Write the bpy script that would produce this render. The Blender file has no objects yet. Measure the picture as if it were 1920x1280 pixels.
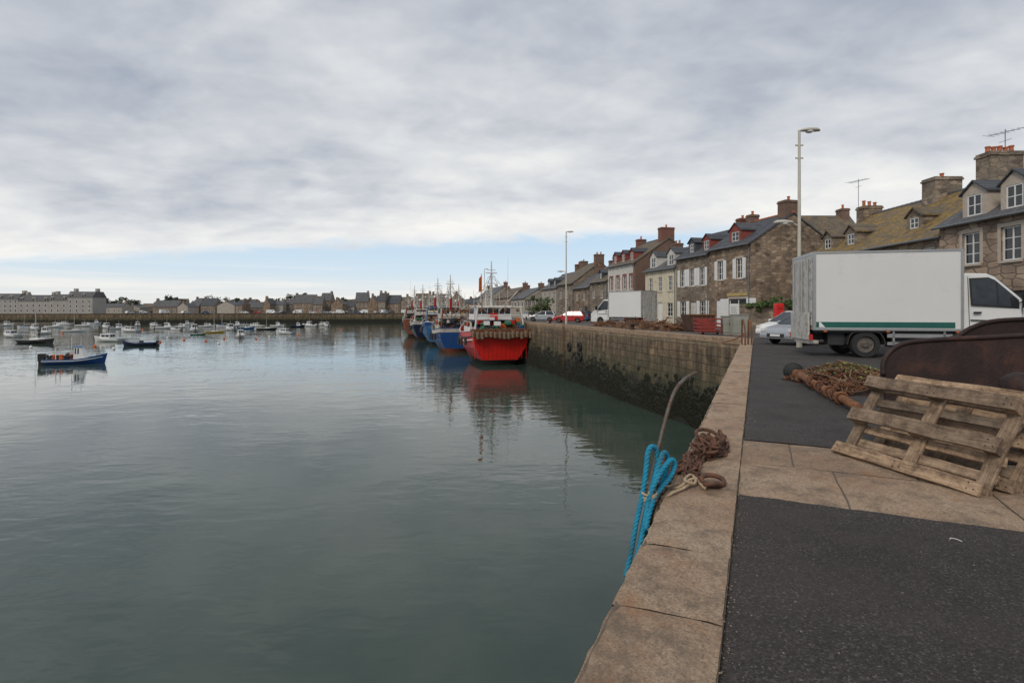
import bpy, bmesh, math, random
from mathutils import Vector, Matrix
RN=random.Random(11)
SC=bpy.context.scene
C=SC.collection
HC=1.5; F=1000.0; HY=583.0; WZ=-5.7
rad=math.radians
def at(px,py,Y): return Vector(((px-960)/F*Y, Y, HC-(py-HY)/F*Y))
def gnd(px,py,z=0.0):
    Y=(HC-z)*F/(py-HY); return Vector(((px-960)/F*Y, Y, z))
# ------------------------------------------------------------------ mesh builder
class MB:
    def __init__(s): s.v=[]; s.f=[]
    def add(s,vs,fs):
        o=len(s.v); s.v+=[tuple(v) for v in vs]; s.f+=[tuple(i+o for i in f) for f in fs]; return s
    def box(s,x0,x1,y0,y1,z0,z1,M=None):
        vs=[Vector(p) for p in ((x0,y0,z0),(x1,y0,z0),(x1,y1,z0),(x0,y1,z0),(x0,y0,z1),(x1,y0,z1),(x1,y1,z1),(x0,y1,z1))]
        return s.hexa(vs,M)
    def hexa(s,vs,M=None):
        if M: vs=[M@Vector(v) for v in vs]
        return s.add(vs,[(0,3,2,1),(4,5,6,7),(0,1,5,4),(1,2,6,5),(2,3,7,6),(3,0,4,7)])
    def quad(s,*p): return s.add(p,[tuple(range(len(p)))])
    def prism(s,poly,a,b,axis='y'):
        n=len(poly)
        if axis=='y': A=[(p[0],a,p[1]) for p in poly]; B=[(p[0],b,p[1]) for p in poly]
        elif axis=='x': A=[(a,p[0],p[1]) for p in poly]; B=[(b,p[0],p[1]) for p in poly]
        else: A=[(p[0],p[1],a) for p in poly]; B=[(p[0],p[1],b) for p in poly]
        fs=[tuple(range(n)),tuple(range(2*n-1,n-1,-1))]
        fs+=[(i,i+n,(i+1)%n+n,(i+1)%n) for i in range(n)]
        return s.add(A+B,fs)
    def tube(s,pts,r,n=8,closed=False):
        pts=[Vector(p) for p in pts]; m=len(pts)
        rs=r if isinstance(r,(list,tuple)) else [r]*m
        T=[]
        for i in range(m):
            a=pts[(i-1)%m] if (closed or i>0) else pts[i]; b=pts[(i+1)%m] if (closed or i<m-1) else pts[i]
            t=(b-a); T.append(t.normalized() if t.length>1e-9 else Vector((0,0,1)))
        t0=T[0]; up=Vector((0,0,1)) if abs(t0.z)<.9 else Vector((1,0,0))
        u=t0.cross(up).normalized(); vs=[]
        for i in range(m):
            u=(u-T[i]*u.dot(T[i]))
            if u.length<1e-6: u=T[i].cross(Vector((.3,.5,.8)))
            u.normalize(); w=T[i].cross(u)
            for k in range(n):
                a=2*math.pi*k/n; vs.append(pts[i]+(u*math.cos(a)+w*math.sin(a))*rs[i])
        fs=[]
        for i in range(m if closed else m-1):
            j=(i+1)%m
            for k in range(n): l=(k+1)%n; fs.append((i*n+k,i*n+l,j*n+l,j*n+k))
        if not closed: fs.append(tuple(range(n-1,-1,-1))); fs.append(tuple((m-1)*n+k for k in range(n)))
        return s.add(vs,fs)
    def cyl(s,p0,p1,r0,r1=None,n=16): return s.tube([p0,p1],[r0,r0 if r1 is None else r1],n)
    def ring(s,c,ax,R,r,n=16,k=6):
        ax=Vector(ax).normalized(); u=ax.orthogonal().normalized(); w=ax.cross(u)
        return s.tube([Vector(c)+(u*math.cos(2*math.pi*i/n)+w*math.sin(2*math.pi*i/n))*R for i in range(n)],r,k,True)
    def ball(s,c,r,n=10,m=6,sz=1.0):
        c=Vector(c); vs=[c+Vector((0,0,r*sz))]
        for i in range(1,m):
            a=math.pi*i/m
            for k in range(n): b=2*math.pi*k/n; vs.append(c+Vector((r*math.sin(a)*math.cos(b),r*math.sin(a)*math.sin(b),r*sz*math.cos(a))))
        vs.append(c-Vector((0,0,r*sz))); fs=[]
        for k in range(n): fs.append((0,1+k,1+(k+1)%n))
        for i in range(m-2):
            for k in range(n): a=1+i*n+k; b=1+i*n+(k+1)%n; fs.append((a,a+n,b+n,b))
        o=1+(m-2)*n
        for k in range(n): fs.append((o+k,len(vs)-1,o+(k+1)%n))
        return s.add(vs,fs)
    def build(s,name,mat,parent=None,smooth=False,bevel=0,seg=2):
        me=bpy.data.meshes.new(name); me.from_pydata(s.v,[],s.f)
        bm=bmesh.new(); bm.from_mesh(me); bmesh.ops.recalc_face_normals(bm,faces=bm.faces); bm.to_mesh(me); bm.free()
        if smooth:
            for p in me.polygons: p.use_smooth=True
        me.materials.append(mat)
        o=bpy.data.objects.new(name,me); C.objects.link(o)
        if parent: o.parent=parent
        if bevel:
            b=o.modifiers.new('bevel','BEVEL'); b.width=bevel; b.segments=seg; b.limit_method='ANGLE'; b.angle_limit=rad(35)
        return o
def tag(o,label=None,cat=None,group=None,kind=None):
    if label: o['label']=label
    if cat: o['category']=cat
    if group: o['group']=group
    if kind: o['kind']=kind
    return o
def empty(name,loc,rz=0,label=None,cat=None,group=None):
    o=bpy.data.objects.new(name,None); C.objects.link(o); o.location=loc; o.rotation_euler=(0,0,rz); o.empty_display_size=.3
    return tag(o,label,cat,group)
def copy_tree(o,loc=None,rz=None,label=None,group=None,skip=(),scale=None,parent=None,swap=None):
    c=o.copy(); C.objects.link(c); c.parent=parent
    if loc is not None: c.location=loc
    if rz is not None: c.rotation_euler=(0,0,rz)
    if label: c['label']=label
    if group: c['group']=group
    if scale: c.scale=(scale,)*3
    if swap and c.type=='MESH' and c.data.materials and c.data.materials[0] in swap:
        k=c.data.materials[0]; c.data=c.data.copy(); c.data.materials[0]=swap[k]
    for ch in list(o.children):
        if ch.name.split('.')[0] in skip: continue
        copy_tree(ch,parent=c,swap=swap,skip=skip)
    return c
def catmull(pts,k=6,closed=False):
    pts=[Vector(p) for p in pts]; n=len(pts); out=[]
    for i in range(n if closed else n-1):
        if closed: p0,p1,p2,p3=pts[(i-1)%n],pts[i],pts[(i+1)%n],pts[(i+2)%n]
        else: p0,p1,p2,p3=pts[max(i-1,0)],pts[i],pts[i+1],pts[min(i+2,n-1)]
        for j in range(k):
            t=j/k; out.append(.5*((2*p1)+(p2-p0)*t+(2*p0-5*p1+4*p2-p3)*t*t+(3*p1-p0-3*p2+p3)*t**3))
    if not closed: out.append(pts[-1])
    return out
def resample(pts,d):
    pts=[Vector(p) for p in pts]; out=[pts[0]]; acc=0
    for a,b in zip(pts,pts[1:]):
        L=(b-a).length
        while acc+L>=d:
            t=(d-acc)/L; a=a.lerp(b,t); out.append(a.copy()); L=(b-a).length; acc=0
            if L<1e-9: break
        acc+=L
    return out
# ------------------------------------------------------------------ materials
def nm(name):
    m=bpy.data.materials.new(name); m.use_nodes=True; nt=m.node_tree; return m,nt,nt.nodes['Principled BSDF']
def nd(nt,t,**k):
    n=nt.nodes.new(t)
    for a,b in k.items(): setattr(n,a,b)
    return n
def L(nt,a,b): nt.links.new(a,b)
def c4(c): return (c[0],c[1],c[2],1)
def setin(nt,inp,v):
    if hasattr(v,'links') or hasattr(v,'is_linked'): L(nt,v,inp)
    else: inp.default_value=v
def mix(nt,f,a,b,bt='MIX'):
    n=nd(nt,'ShaderNodeMix',data_type='RGBA',blend_type=bt)
    setin(nt,n.inputs[0],f)
    for i,x in ((6,a),(7,b)):
        if isinstance(x,(tuple,list)): n.inputs[i].default_value=c4(x)
        else: L(nt,x,n.inputs[i])
    return n.outputs[2]
def ramp(nt,f,st,interp='LINEAR'):
    n=nd(nt,'ShaderNodeValToRGB'); L(nt,f,n.inputs[0]); n.color_ramp.interpolation=interp; e=n.color_ramp.elements
    while len(e)<len(st): e.new(.5)
    for x,(p,c) in zip(e,st):
        x.position=p; x.color=c4(c) if isinstance(c,(tuple,list)) else (c,c,c,1)
    return n.outputs[0]
def math_(nt,op,a,b=0.0,c=None,clamp=False):
    n=nd(nt,'ShaderNodeMath',operation=op,use_clamp=clamp); setin(nt,n.inputs[0],a); setin(nt,n.inputs[1],b)
    if c is not None: setin(nt,n.inputs[2],c)
    return n.outputs[0]
def coords(nt,scale=(1,1,1),space='Object'):
    t=nd(nt,'ShaderNodeTexCoord'); m=nd(nt,'ShaderNodeMapping'); m.inputs['Scale'].default_value=scale
    L(nt,t.outputs[space],m.inputs[0]); return m.outputs[0]
def noise(nt,v,s,det=3,rough=.5,dist=0):
    n=nd(nt,'ShaderNodeTexNoise'); L(nt,v,n.inputs['Vector']); n.inputs['Scale'].default_value=s; n.inputs['Detail'].default_value=det
    n.inputs['Roughness'].default_value=rough; n.inputs['Distortion'].default_value=dist; return n.outputs[0]
def bump(nt,b,h,st=.5,d=.02):
    n=nd(nt,'ShaderNodeBump'); n.inputs['Strength'].default_value=st; n.inputs['Distance'].default_value=d
    L(nt,h,n.inputs['Height']); L(nt,n.outputs[0],b.inputs['Normal'])
def mul(c,k): return tuple(min(1,x*k) for x in c)
def plain(name,col,rough=.6,metal=0,var=.18,scale=2.5,bst=.2,bsc=30,dirt=None,damt=.5,dscale=1.5,bd=.01):
    m,nt,b=nm(name); v=coords(nt)
    f=noise(nt,v,scale,5,.65); f=ramp(nt,f,[(.3,0.),(.7,1.)])
    c=mix(nt,f,mul(col,1-var),mul(col,1+var))
    if dirt:
        g=noise(nt,v,dscale,7,.7); g=ramp(nt,g,[(max(.02,.62-damt*.3),0.),(max(.1,.78-damt*.3),1.)]); c=mix(nt,g,c,dirt)
    L(nt,c,b.inputs['Base Color']); b.inputs['Roughness'].default_value=rough; b.inputs['Metallic'].default_value=metal
    if bst: bump(nt,b,noise(nt,v,bsc,3),bst,bd)
    return m
def wallvec(nt):
    v=coords(nt); s=nd(nt,'ShaderNodeSeparateXYZ'); L(nt,v,s.inputs[0])
    u=math_(nt,'ADD',s.outputs[0],s.outputs[1]); c=nd(nt,'ShaderNodeCombineXYZ'); L(nt,u,c.inputs[0]); L(nt,s.outputs[2],c.inputs[1])
    return c.outputs[0],s.outputs[2],v
def rubble(name,cols,mortar,sc=3.0,bst=.6):
    m,nt,b=nm(name); w,z,v=wallvec(nt)
    mp=nd(nt,'ShaderNodeMapping'); mp.inputs['Scale'].default_value=(sc*.62,sc*1.15,1); L(nt,w,mp.inputs[0])
    nn=nd(nt,'ShaderNodeTexNoise'); L(nt,mp.outputs[0],nn.inputs['Vector']); nn.inputs['Scale'].default_value=1.2
    va=nd(nt,'ShaderNodeVectorMath',operation='MULTIPLY_ADD'); L(nt,nn.outputs['Color'],va.inputs[0]); va.inputs[1].default_value=(.35,.35,0); L(nt,mp.outputs[0],va.inputs[2])
    vo=nd(nt,'ShaderNodeTexVoronoi',voronoi_dimensions='2D',distance='CHEBYCHEV'); L(nt,va.outputs[0],vo.inputs['Vector']); vo.inputs['Scale'].default_value=1; vo.inputs['Randomness'].default_value=.75
    ve=nd(nt,'ShaderNodeTexVoronoi',voronoi_dimensions='2D',feature='DISTANCE_TO_EDGE'); L(nt,va.outputs[0],ve.inputs['Vector']); ve.inputs['Scale'].default_value=1; ve.inputs['Randomness'].default_value=.75
    sp=nd(nt,'ShaderNodeSeparateColor'); L(nt,vo.outputs['Color'],sp.inputs[0])
    n=len(cols); c=ramp(nt,sp.outputs[0],[(i/(n-1),x) for i,x in enumerate(cols)])
    e=ramp(nt,ve.outputs['Distance'],[(.02,0.),(.09,1.)])
    c=mix(nt,e,mortar,c)
    st=ramp(nt,noise(nt,v,.6,7,.7),[(.36,(.55,.53,.5)),(.64,(1.2,1.17,1.12))]); c=mix(nt,1.0,c,st,'MULTIPLY')
    L(nt,c,b.inputs['Base Color']); b.inputs['Roughness'].default_value=.9; bump(nt,b,e,bst,.04); return m
def bricks(name,c1,c2,mortar,bw=.22,bh=.07,var=.3):
    m,nt,b=nm(name); w,z,v=wallvec(nt)
    t=nd(nt,'ShaderNodeTexBrick'); L(nt,w,t.inputs['Vector']); t.inputs['Scale'].default_value=1; t.inputs['Brick Width'].default_value=bw; t.inputs['Row Height'].default_value=bh
    t.inputs['Mortar Size'].default_value=bh*.1; t.inputs['Color1'].default_value=c4(c1); t.inputs['Color2'].default_value=c4(c2); t.inputs['Mortar'].default_value=c4(mortar)
    st=ramp(nt,noise(nt,v,.9,6,.7),[(.3,1-var),(.7,1+var*.4)]); c=mix(nt,1.0,t.outputs['Color'],st,'MULTIPLY')
    L(nt,c,b.inputs['Base Color']); b.inputs['Roughness'].default_value=.85; bump(nt,b,t.outputs['Fac'],-.4,.01); return m
def rooftex(name,c1,c2,moss=None,mamt=.5,row=.22):
    m,nt,b=nm(name); w,z,v=wallvec(nt)
    s=nd(nt,'ShaderNodeSeparateXYZ'); L(nt,v,s.inputs[0]); cc=nd(nt,'ShaderNodeCombineXYZ'); L(nt,s.outputs[0],cc.inputs[0]); L(nt,math_(nt,'MULTIPLY',s.outputs[2],1.4),cc.inputs[1])
    t=nd(nt,'ShaderNodeTexBrick'); L(nt,cc.outputs[0],t.inputs['Vector']); t.inputs['Scale'].default_value=1; t.inputs['Brick Width'].default_value=row*1.1; t.inputs['Row Height'].default_value=row
    t.inputs['Mortar Size'].default_value=.012; t.inputs['Color1'].default_value=c4(c1); t.inputs['Color2'].default_value=c4(c2); t.inputs['Mortar'].default_value=c4(mul(c1,.45))
    c=mix(nt,1.0,t.outputs['Color'],ramp(nt,noise(nt,v,.7,5,.7),[(.3,.65),(.7,1.25)]),'MULTIPLY')
    if moss:
        g=noise(nt,v,1.8,9,.82); lo=.66-mamt*.3; g=ramp(nt,g,[(lo,0.),(lo+.1,.92)]); c=mix(nt,g,c,mix(nt,ramp(nt,noise(nt,v,7,5,.7),[(.35,0.),(.65,1.)]),mul(moss,.4),mul(moss,1.4)))
    L(nt,c,b.inputs['Base Color']); b.inputs['Roughness'].default_value=.75; bump(nt,b,t.outputs['Fac'],-.5,.02); return m
M={}
M['white']=plain('white_paint',(.72,.72,.7),.45,var=.06,bst=.05)
M['offwhite']=plain('aged_white_paint',(.58,.56,.51),.5,var=.14,dirt=(.34,.28,.22),damt=.35)
M['cream']=plain('cream_render',(.62,.56,.42),.85,var=.1,scale=1,dirt=(.42,.38,.28),damt=.4,bst=.3)
M['lcream']=plain('pale_render',(.4,.365,.31),.85,var=.12,scale=.5,dirt=(.27,.235,.19),damt=.5,bst=.3)
M['glass']=plain('window_glass',(.03,.035,.04),.08,var=.4,bst=0)
M['stone']=rubble('brown_rubble_stone',[(.13,.095,.068),(.3,.22,.15),(.2,.15,.115),(.42,.32,.23),(.23,.17,.125)],(.2,.165,.13),3.2)
M['stone2']=rubble('grey_rubble_stone',[(.14,.115,.095),(.31,.25,.19),(.2,.17,.14),(.41,.33,.26)],(.21,.18,.145),3.4)
M['stone3']=rubble('pink_ashlar_stone',[(.22,.165,.125),(.45,.34,.255),(.31,.235,.185),(.52,.42,.32)],(.2,.165,.13),2.6)
M['pale']=plain('dressed_granite',(.47,.4,.33),.8,var=.15,scale=5,bst=.3)
M['brick']=bricks('red_brick',(.25,.08,.05),(.17,.065,.042),(.2,.16,.13))
M['redbrick']=plain('painted_red_trim',(.24,.055,.04),.7)
M['chim']=bricks('chimney_brick',(.22,.12,.08),(.15,.09,.065),(.18,.15,.12))
M['slate']=rooftex('dark_slate',(.06,.065,.075),(.09,.095,.105),(.14,.12,.06),.12)
M['slate2']=rooftex('weathered_slate',(.09,.092,.1),(.13,.13,.135),(.18,.14,.07),.35)
M['moss']=rooftex('mossy_schist_roof',(.12,.095,.068),(.18,.14,.1),(.3,.185,.03),.68)
M['moss2']=rooftex('lichened_roof',(.11,.09,.07),(.16,.13,.1),(.22,.15,.045),.52)
M['zinc']=plain('zinc',(.2,.21,.22),.45,.6)
M['pot']=plain('terracotta',(.42,.13,.06),.8)
M['rust']=plain('rusty_steel',(.17,.075,.04),.85,.2,var=.4,scale=9,bst=.6,bsc=40,dirt=(.28,.13,.06),damt=.45,dscale=6)
M['rustdark']=plain('dark_rusty_plate',(.03,.015,.012),.65,.2,var=.4,scale=3,bst=.7,bsc=25,dirt=(.075,.03,.018),damt=.35,dscale=3.2)
M['rustgrey']=plain('worn_galvanised_pipe',(.13,.115,.1),.6,.4,var=.3,scale=12,dirt=(.11,.06,.035),damt=.55,dscale=10)
M['black']=plain('black_rubber',(.018,.018,.018),.7,var=.3,scale=8)
M['rimg']=plain('dusty_steel_rim',(.16,.14,.12),.6,.2,var=.3,scale=8,dirt=(.08,.06,.05),damt=.5,dscale=8)
M['dark']=plain('dark_underbody',(.03,.03,.032),.6)
M['truckw']=plain('truck_white_panel',(.68,.68,.66),.4,var=.03,scale=.6,bst=.03,bsc=4,dirt=(.57,.56,.53),damt=.15,dscale=.8)
M['truckrib']=plain('grubby_white_trim',(.5,.49,.45),.5,var=.12,scale=5,dirt=(.27,.24,.19),damt=.4,dscale=4)
M['green']=plain('dark_green_stripe',(.01,.1,.08),.5)
M['alu']=plain('aluminium',(.42,.42,.41),.4,.7,var=.1)
M['lamp']=plain('cream_lamp_post',(.5,.47,.4),.5,var=.1,scale=6)
M['orange']=plain('orange_plastic',(.6,.12,.02),.5)
M['yellow']=plain('yellow_paint',(.6,.38,.04),.5)
M['fascia']=plain('faded_ochre_fascia',(.42,.31,.12),.7)
M['red']=plain('red_hull_paint',(.62,.02,.014),.35,var=.12,scale=1.2,dirt=(.4,.025,.02),damt=.3,bst=.05,bsc=5)
M['blue']=plain('blue_hull_paint',(.015,.075,.25),.4,var=.15,dirt=(.08,.09,.12),damt=.3)
M['lblue']=plain('mid_blue_paint',(.03,.15,.34),.45,var=.15,dirt=(.2,.22,.25),damt=.3)
M['navy']=plain('navy_paint',(.012,.02,.05),.4)
M['hullblk']=plain('black_hull_paint',(.02,.02,.022),.4)
M['anti']=plain('antifouling',(.05,.022,.02),.7,dirt=(.03,.035,.02),damt=.5)
M['blackb']=plain('dark_waterline',(.02,.02,.02),.7,dirt=(.02,.03,.02),damt=.5)
M['rusthull']=plain('rust_orange_hull',(.27,.075,.035),.6,dirt=(.16,.09,.06),damt=.4)
M['greenb']=plain('green_boat_paint',(.03,.14,.08),.5)
M['carred']=plain('red_car_paint',(.4,.02,.02),.25,var=.05,bst=0)
M['carsil']=plain('silver_car_paint',(.4,.42,.44),.25,.4,var=.05,bst=0)
M['carblk']=plain('dark_car_paint',(.03,.033,.04),.25,var=.05,bst=0)
M['carblue']=plain('blue_car_paint',(.04,.08,.18),.25,var=.05,bst=0)
M['light']=plain('lamp_lens',(.7,.7,.68),.15,var=.05,bst=0)
M['redl']=plain('red_lens',(.5,.02,.02),.2,var=.05,bst=0)
M['cabinet']=plain('grey_green_cabinet',(.3,.31,.27),.6,dirt=(.2,.17,.13),damt=.3)
M['skip']=plain('red_brown_skip',(.3,.045,.035),.7,dirt=(.13,.045,.03),damt=.5,dscale=3)
M['ropeb']=plain('turquoise_rope',(.01,.25,.4),.8,var=.35,scale=14,bst=.7,bsc=120,dirt=(.03,.13,.17),damt=.5,dscale=7,bd=.006)
M['cord']=plain('beige_cord',(.42,.32,.21),.85,var=.25,scale=30,bst=.5,bsc=150)
M['weed']=plain('dark_seaweed',(.018,.019,.01),.5,var=.5,scale=3)
M['netgreen']=plain('green_weed_on_net',(.2,.25,.06),.8,var=.5,scale=20)
M['leaf']=plain('bush_leaves',(.06,.1,.025),.7,var=.5,scale=4)
M['leafd']=plain('dark_tree_leaves',(.035,.05,.025),.8,var=.4,scale=.4)
M['bark']=plain('bark',(.1,.08,.06),.9)
M['gearbrown']=plain('scallop_dredge_gear',(.13,.08,.05),.9,var=.5,scale=4,bst=.7,bsc=12,dirt=(.24,.16,.1),damt=.45,dscale=3)
def wood():
    m,nt,b=nm('weathered_pallet_wood'); oi=nd(nt,'ShaderNodeObjectInfo')
    t=nd(nt,'ShaderNodeTexCoord'); ad=nd(nt,'ShaderNodeVectorMath',operation='MULTIPLY_ADD'); L(nt,t.outputs['Object'],ad.inputs[0]); ad.inputs[1].default_value=(1,1,1)
    cm=nd(nt,'ShaderNodeCombineXYZ'); L(nt,math_(nt,'MULTIPLY',oi.outputs['Random'],37.),cm.inputs[0]); L(nt,cm.outputs[0],ad.inputs[2])
    mp=nd(nt,'ShaderNodeMapping'); mp.inputs['Scale'].default_value=(1.6,26,26); L(nt,ad.outputs[0],mp.inputs[0])
    g=noise(nt,mp.outputs[0],1.5,7,.72,.8)
    base=ramp(nt,g,[(.28,(.13,.095,.07)),(.48,(.34,.26,.19)),(.72,(.5,.41,.315))])
    gr=mix(nt,1.0,base,mix(nt,oi.outputs['Random'],(.5,.48,.46),(1.32,1.17,1.0)),'MULTIPLY')
    st=ramp(nt,noise(nt,ad.outputs[0],5,7,.78),[(.38,(.36,.33,.31)),(.58,(1,1,1))]); gr=mix(nt,1.0,gr,st,'MULTIPLY')
    L(nt,gr,b.inputs['Base Color']); b.inputs['Roughness'].default_value=.85; bump(nt,b,g,.7,.012); return m
M['wood']=wood()
def granite(name,k=1.0,dk=.52):
    m,nt,b=nm(name); v=coords(nt)
    big=noise(nt,v,.9,5,.7); c=ramp(nt,big,[(.3,mul((.37,.235,.15),k)),(.5,mul((.44,.3,.195),k)),(.7,mul((.48,.36,.25),k))])
    sp=noise(nt,v,60,4,.85); c=mix(nt,1.0,c,ramp(nt,sp,[(.34,.42),(.5,1.),(.66,1.35)]),'MULTIPLY')
    mid=noise(nt,v,3.2,10,.82); c=mix(nt,ramp(nt,mid,[(dk-.04,0.),(dk+.1,.85)]),c,(.18,.135,.095))
    rst=noise(nt,v,2.3,7,.7); c=mix(nt,ramp(nt,rst,[(.56,0.),(.7,.65)]),c,(.36,.17,.075))
    blk=noise(nt,v,1.7,9,.82); c=mix(nt,ramp(nt,blk,[(.3,.75),(.43,0.)]),c,(.085,.07,.055))
    lic=noise(nt,v,9,6,.7); c=mix(nt,ramp(nt,lic,[(.64,0.),(.69,.55)]),c,(.5,.45,.37))
    L(nt,c,b.inputs['Base Color']); b.inputs['Roughness'].default_value=.85
    h=math_(nt,'ADD',math_(nt,'MULTIPLY',noise(nt,v,12,9,.8),1.),math_(nt,'MULTIPLY',sp,.3)); bump(nt,b,h,.9,.035); return m
M['granite']=granite('pink_granite'); M['granite2']=granite('sandy_granite_slab',.88,.5)
def asphalt(name,dk,lt,spec=.5,tint=None,ta=.7):
    m,nt,b=nm(name); v=coords(nt)
    vo=nd(nt,'ShaderNodeTexVoronoi'); L(nt,v,vo.inputs['Vector']); vo.inputs['Scale'].default_value=110
    sp=nd(nt,'ShaderNodeSeparateColor'); L(nt,vo.outputs['Color'],sp.inputs[0])
    c=ramp(nt,sp.outputs[0],[(0.,dk),(.7,lt),(.93,mul(lt,1.7)),(1.,mul(lt,3))])
    c=mix(nt,1.0,c,ramp(nt,noise(nt,v,1.1,8,.75),[(.3,.65),(.7,1.4)]),'MULTIPLY')
    s2=noise(nt,v,48,2,.5); c=mix(nt,ramp(nt,s2,[(.735,0.),(.78,spec)]),c,(.28,.23,.18))
    if tint: c=mix(nt,ramp(nt,noise(nt,v,.8,8,.78),[(.46,0.),(.68,ta)]),c,tint)
    L(nt,c,b.inputs['Base Color']); b.inputs['Roughness'].default_value=.9
    bump(nt,b,math_(nt,'ADD',vo.outputs['Distance'],math_(nt,'MULTIPLY',noise(nt,v,8,4),.6)),1.,.016); return m
M['asph']=asphalt('fresh_dark_asphalt',(.025,.02,.018),(.056,.047,.043),.4,(.08,.063,.052))
M['asph2']=asphalt('worn_asphalt',(.036,.032,.03),(.062,.056,.053),.2,(.095,.078,.064))
M['street']=asphalt('street_asphalt',(.075,.066,.06),(.11,.097,.087),.3,(.15,.12,.095))
def quaymat():
    m,nt,b=nm('tidal_quay_masonry'); w,z,v=wallvec(nt)
    s=nd(nt,'ShaderNodeSeparateXYZ'); L(nt,v,s.inputs[0]); cc=nd(nt,'ShaderNodeCombineXYZ'); L(nt,s.outputs[0],cc.inputs[0]); L(nt,s.outputs[2],cc.inputs[1])
    nn=nd(nt,'ShaderNodeTexNoise'); L(nt,cc.outputs[0],nn.inputs['Vector']); nn.inputs['Scale'].default_value=1.0; nn.inputs['Detail'].default_value=5; nn.inputs['Roughness'].default_value=.65
    va=nd(nt,'ShaderNodeVectorMath',operation='MULTIPLY_ADD'); L(nt,nn.outputs['Color'],va.inputs[0]); va.inputs[1].default_value=(.4,.2,0); L(nt,cc.outputs[0],va.inputs[2])
    t=nd(nt,'ShaderNodeTexBrick'); L(nt,va.outputs[0],t.inputs['Vector']); t.inputs['Scale'].default_value=1; t.inputs['Brick Width'].default_value=1.35; t.inputs['Row Height'].default_value=.52; t.offset=.43
    t.inputs['Mortar Size'].default_value=.026; t.inputs['Mortar Smooth'].default_value=.8; t.inputs['Color1'].default_value=(.34,.23,.135,1); t.inputs['Color2'].default_value=(.2,.145,.09,1); t.inputs['Mortar'].default_value=(.075,.056,.04,1)
    c=mix(nt,1.0,t.outputs['Color'],ramp(nt,noise(nt,v,.9,10,.82),[(.34,.25),(.5,.95),(.68,1.55)]),'MULTIPLY')
    c=mix(nt,ramp(nt,noise(nt,v,.45,6,.7),[(.52,0.),(.62,.6)]),c,mix(nt,noise(nt,v,6,6,.7),(.11,.09,.062),(.24,.19,.13)))
    zz=math_(nt,'ADD',s.outputs[2],math_(nt,'MULTIPLY',math_(nt,'SUBTRACT',noise(nt,v,.8,7,.7),.5),3.0))
    mp=nd(nt,'ShaderNodeMapping'); mp.inputs['Scale'].default_value=(1.3,1,.12); L(nt,v,mp.inputs[0])
    c=mix(nt,ramp(nt,noise(nt,mp.outputs[0],1,7,.75),[(.42,0.),(.6,.88)]),c,(.05,.036,.024))
    mr=nd(nt,'ShaderNodeMapRange'); L(nt,zz,mr.inputs[0]); mr.inputs[1].default_value=-1.2; mr.inputs[2].default_value=-3.0; c=mix(nt,mr.outputs[0],c,mix(nt,.35,(.055,.06,.026),c))
    mr=nd(nt,'ShaderNodeMapRange'); L(nt,zz,mr.inputs[0]); mr.inputs[1].default_value=-3.2; mr.inputs[2].default_value=-3.9; c=mix(nt,mr.outputs[0],c,(.014,.014,.008))
    mr=nd(nt,'ShaderNodeMapRange'); L(nt,s.outputs[2],mr.inputs[0]); mr.inputs[1].default_value=-.75; mr.inputs[2].default_value=-.35; c=mix(nt,math_(nt,'MULTIPLY',mr.outputs[0],.6),c,(.33,.26,.17))
    L(nt,c,b.inputs['Base Color']); b.inputs['Roughness'].default_value=.85
    h=math_(nt,'ADD',math_(nt,'MULTIPLY',t.outputs['Fac'],-.7),math_(nt,'MULTIPLY',noise(nt,v,4,9,.75),1.2)); bump(nt,b,h,1.,.09); return m
M['quay']=quaymat()
def watermat():
    m,nt,b=nm('harbour_water'); v=coords(nt,(1,1,1))
    mp=nd(nt,'ShaderNodeMapping'); mp.inputs['Scale'].default_value=(.5,1.,1); mp.inputs['Rotation'].default_value=(0,0,.18); L(nt,v,mp.inputs[0])
    a=noise(nt,mp.outputs[0],.5,2,.45,.3); bb=noise(nt,mp.outputs[0],1.7,2,.5,.25)
    mk=ramp(nt,noise(nt,v,.04,4,.6),[(.38,.3),(.6,1.)])
    h=math_(nt,'MULTIPLY',math_(nt,'ADD',math_(nt,'MULTIPLY',a,.7),math_(nt,'MULTIPLY',bb,.36)),mk)
    murk=ramp(nt,noise(nt,v,.25,5,.6),[(.3,(.034,.056,.045)),(.7,(.055,.08,.062))])
    L(nt,murk,b.inputs['Base Color']); b.inputs['Roughness'].default_value=.01; b.inputs['IOR'].default_value=1.4
    bump(nt,b,h,1.0,.075); return m
M['water']=watermat()
M['hill']=plain('wooded_hill',(.08,.1,.085),.9,var=.35,scale=.02)
M['sand']=plain('foreshore',(.09,.075,.055),.9,var=.3,scale=.3)

# ------------------------------------------------------------------ setting
mb=MB(); S=4000
mb.quad((-S,-60,WZ),(S,-60,WZ),(S,S,WZ),(-S,S,WZ)); tag(mb.build('water',M['water']),kind='structure')
ue=Vector((.4164,.9092,0)); ve=Vector((.9092,-.4164,0)); E0=Vector((.247,2.15,0)); AN=math.atan2(.9092,.4164)
def ES(u,v,z=0): return E0+ue*u+ve*v+Vector((0,0,z))
Cn=Vector((12.4,28.7,0)); wd=Vector((-.2288,.9735,0)); AW=math.atan2(.9735,-.2288)
def WS(s,v,z=0): return Cn+wd*s+Vector((.9735,.2288,0))*v+Vector((0,0,z))
farA=WS(320,0); farB=Vector((-290,287,0)); farC=Vector((-700,262,0))
mb=MB(); mb.quad(ES(-12,.06,-.02),WS(0,.1,-.02)+Vector((0.05,-.1,0)),WS(320,.1,-.02),farB+Vector((0,.1,-.02)),farC+Vector((0,.1,-.02)),(-S,400,-.02),(-S,S,-.02),(S,S,-.02),(S,-60,-.02),(2,-60,-.02))
tag(mb.build('ground',M['street']),kind='structure')
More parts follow.
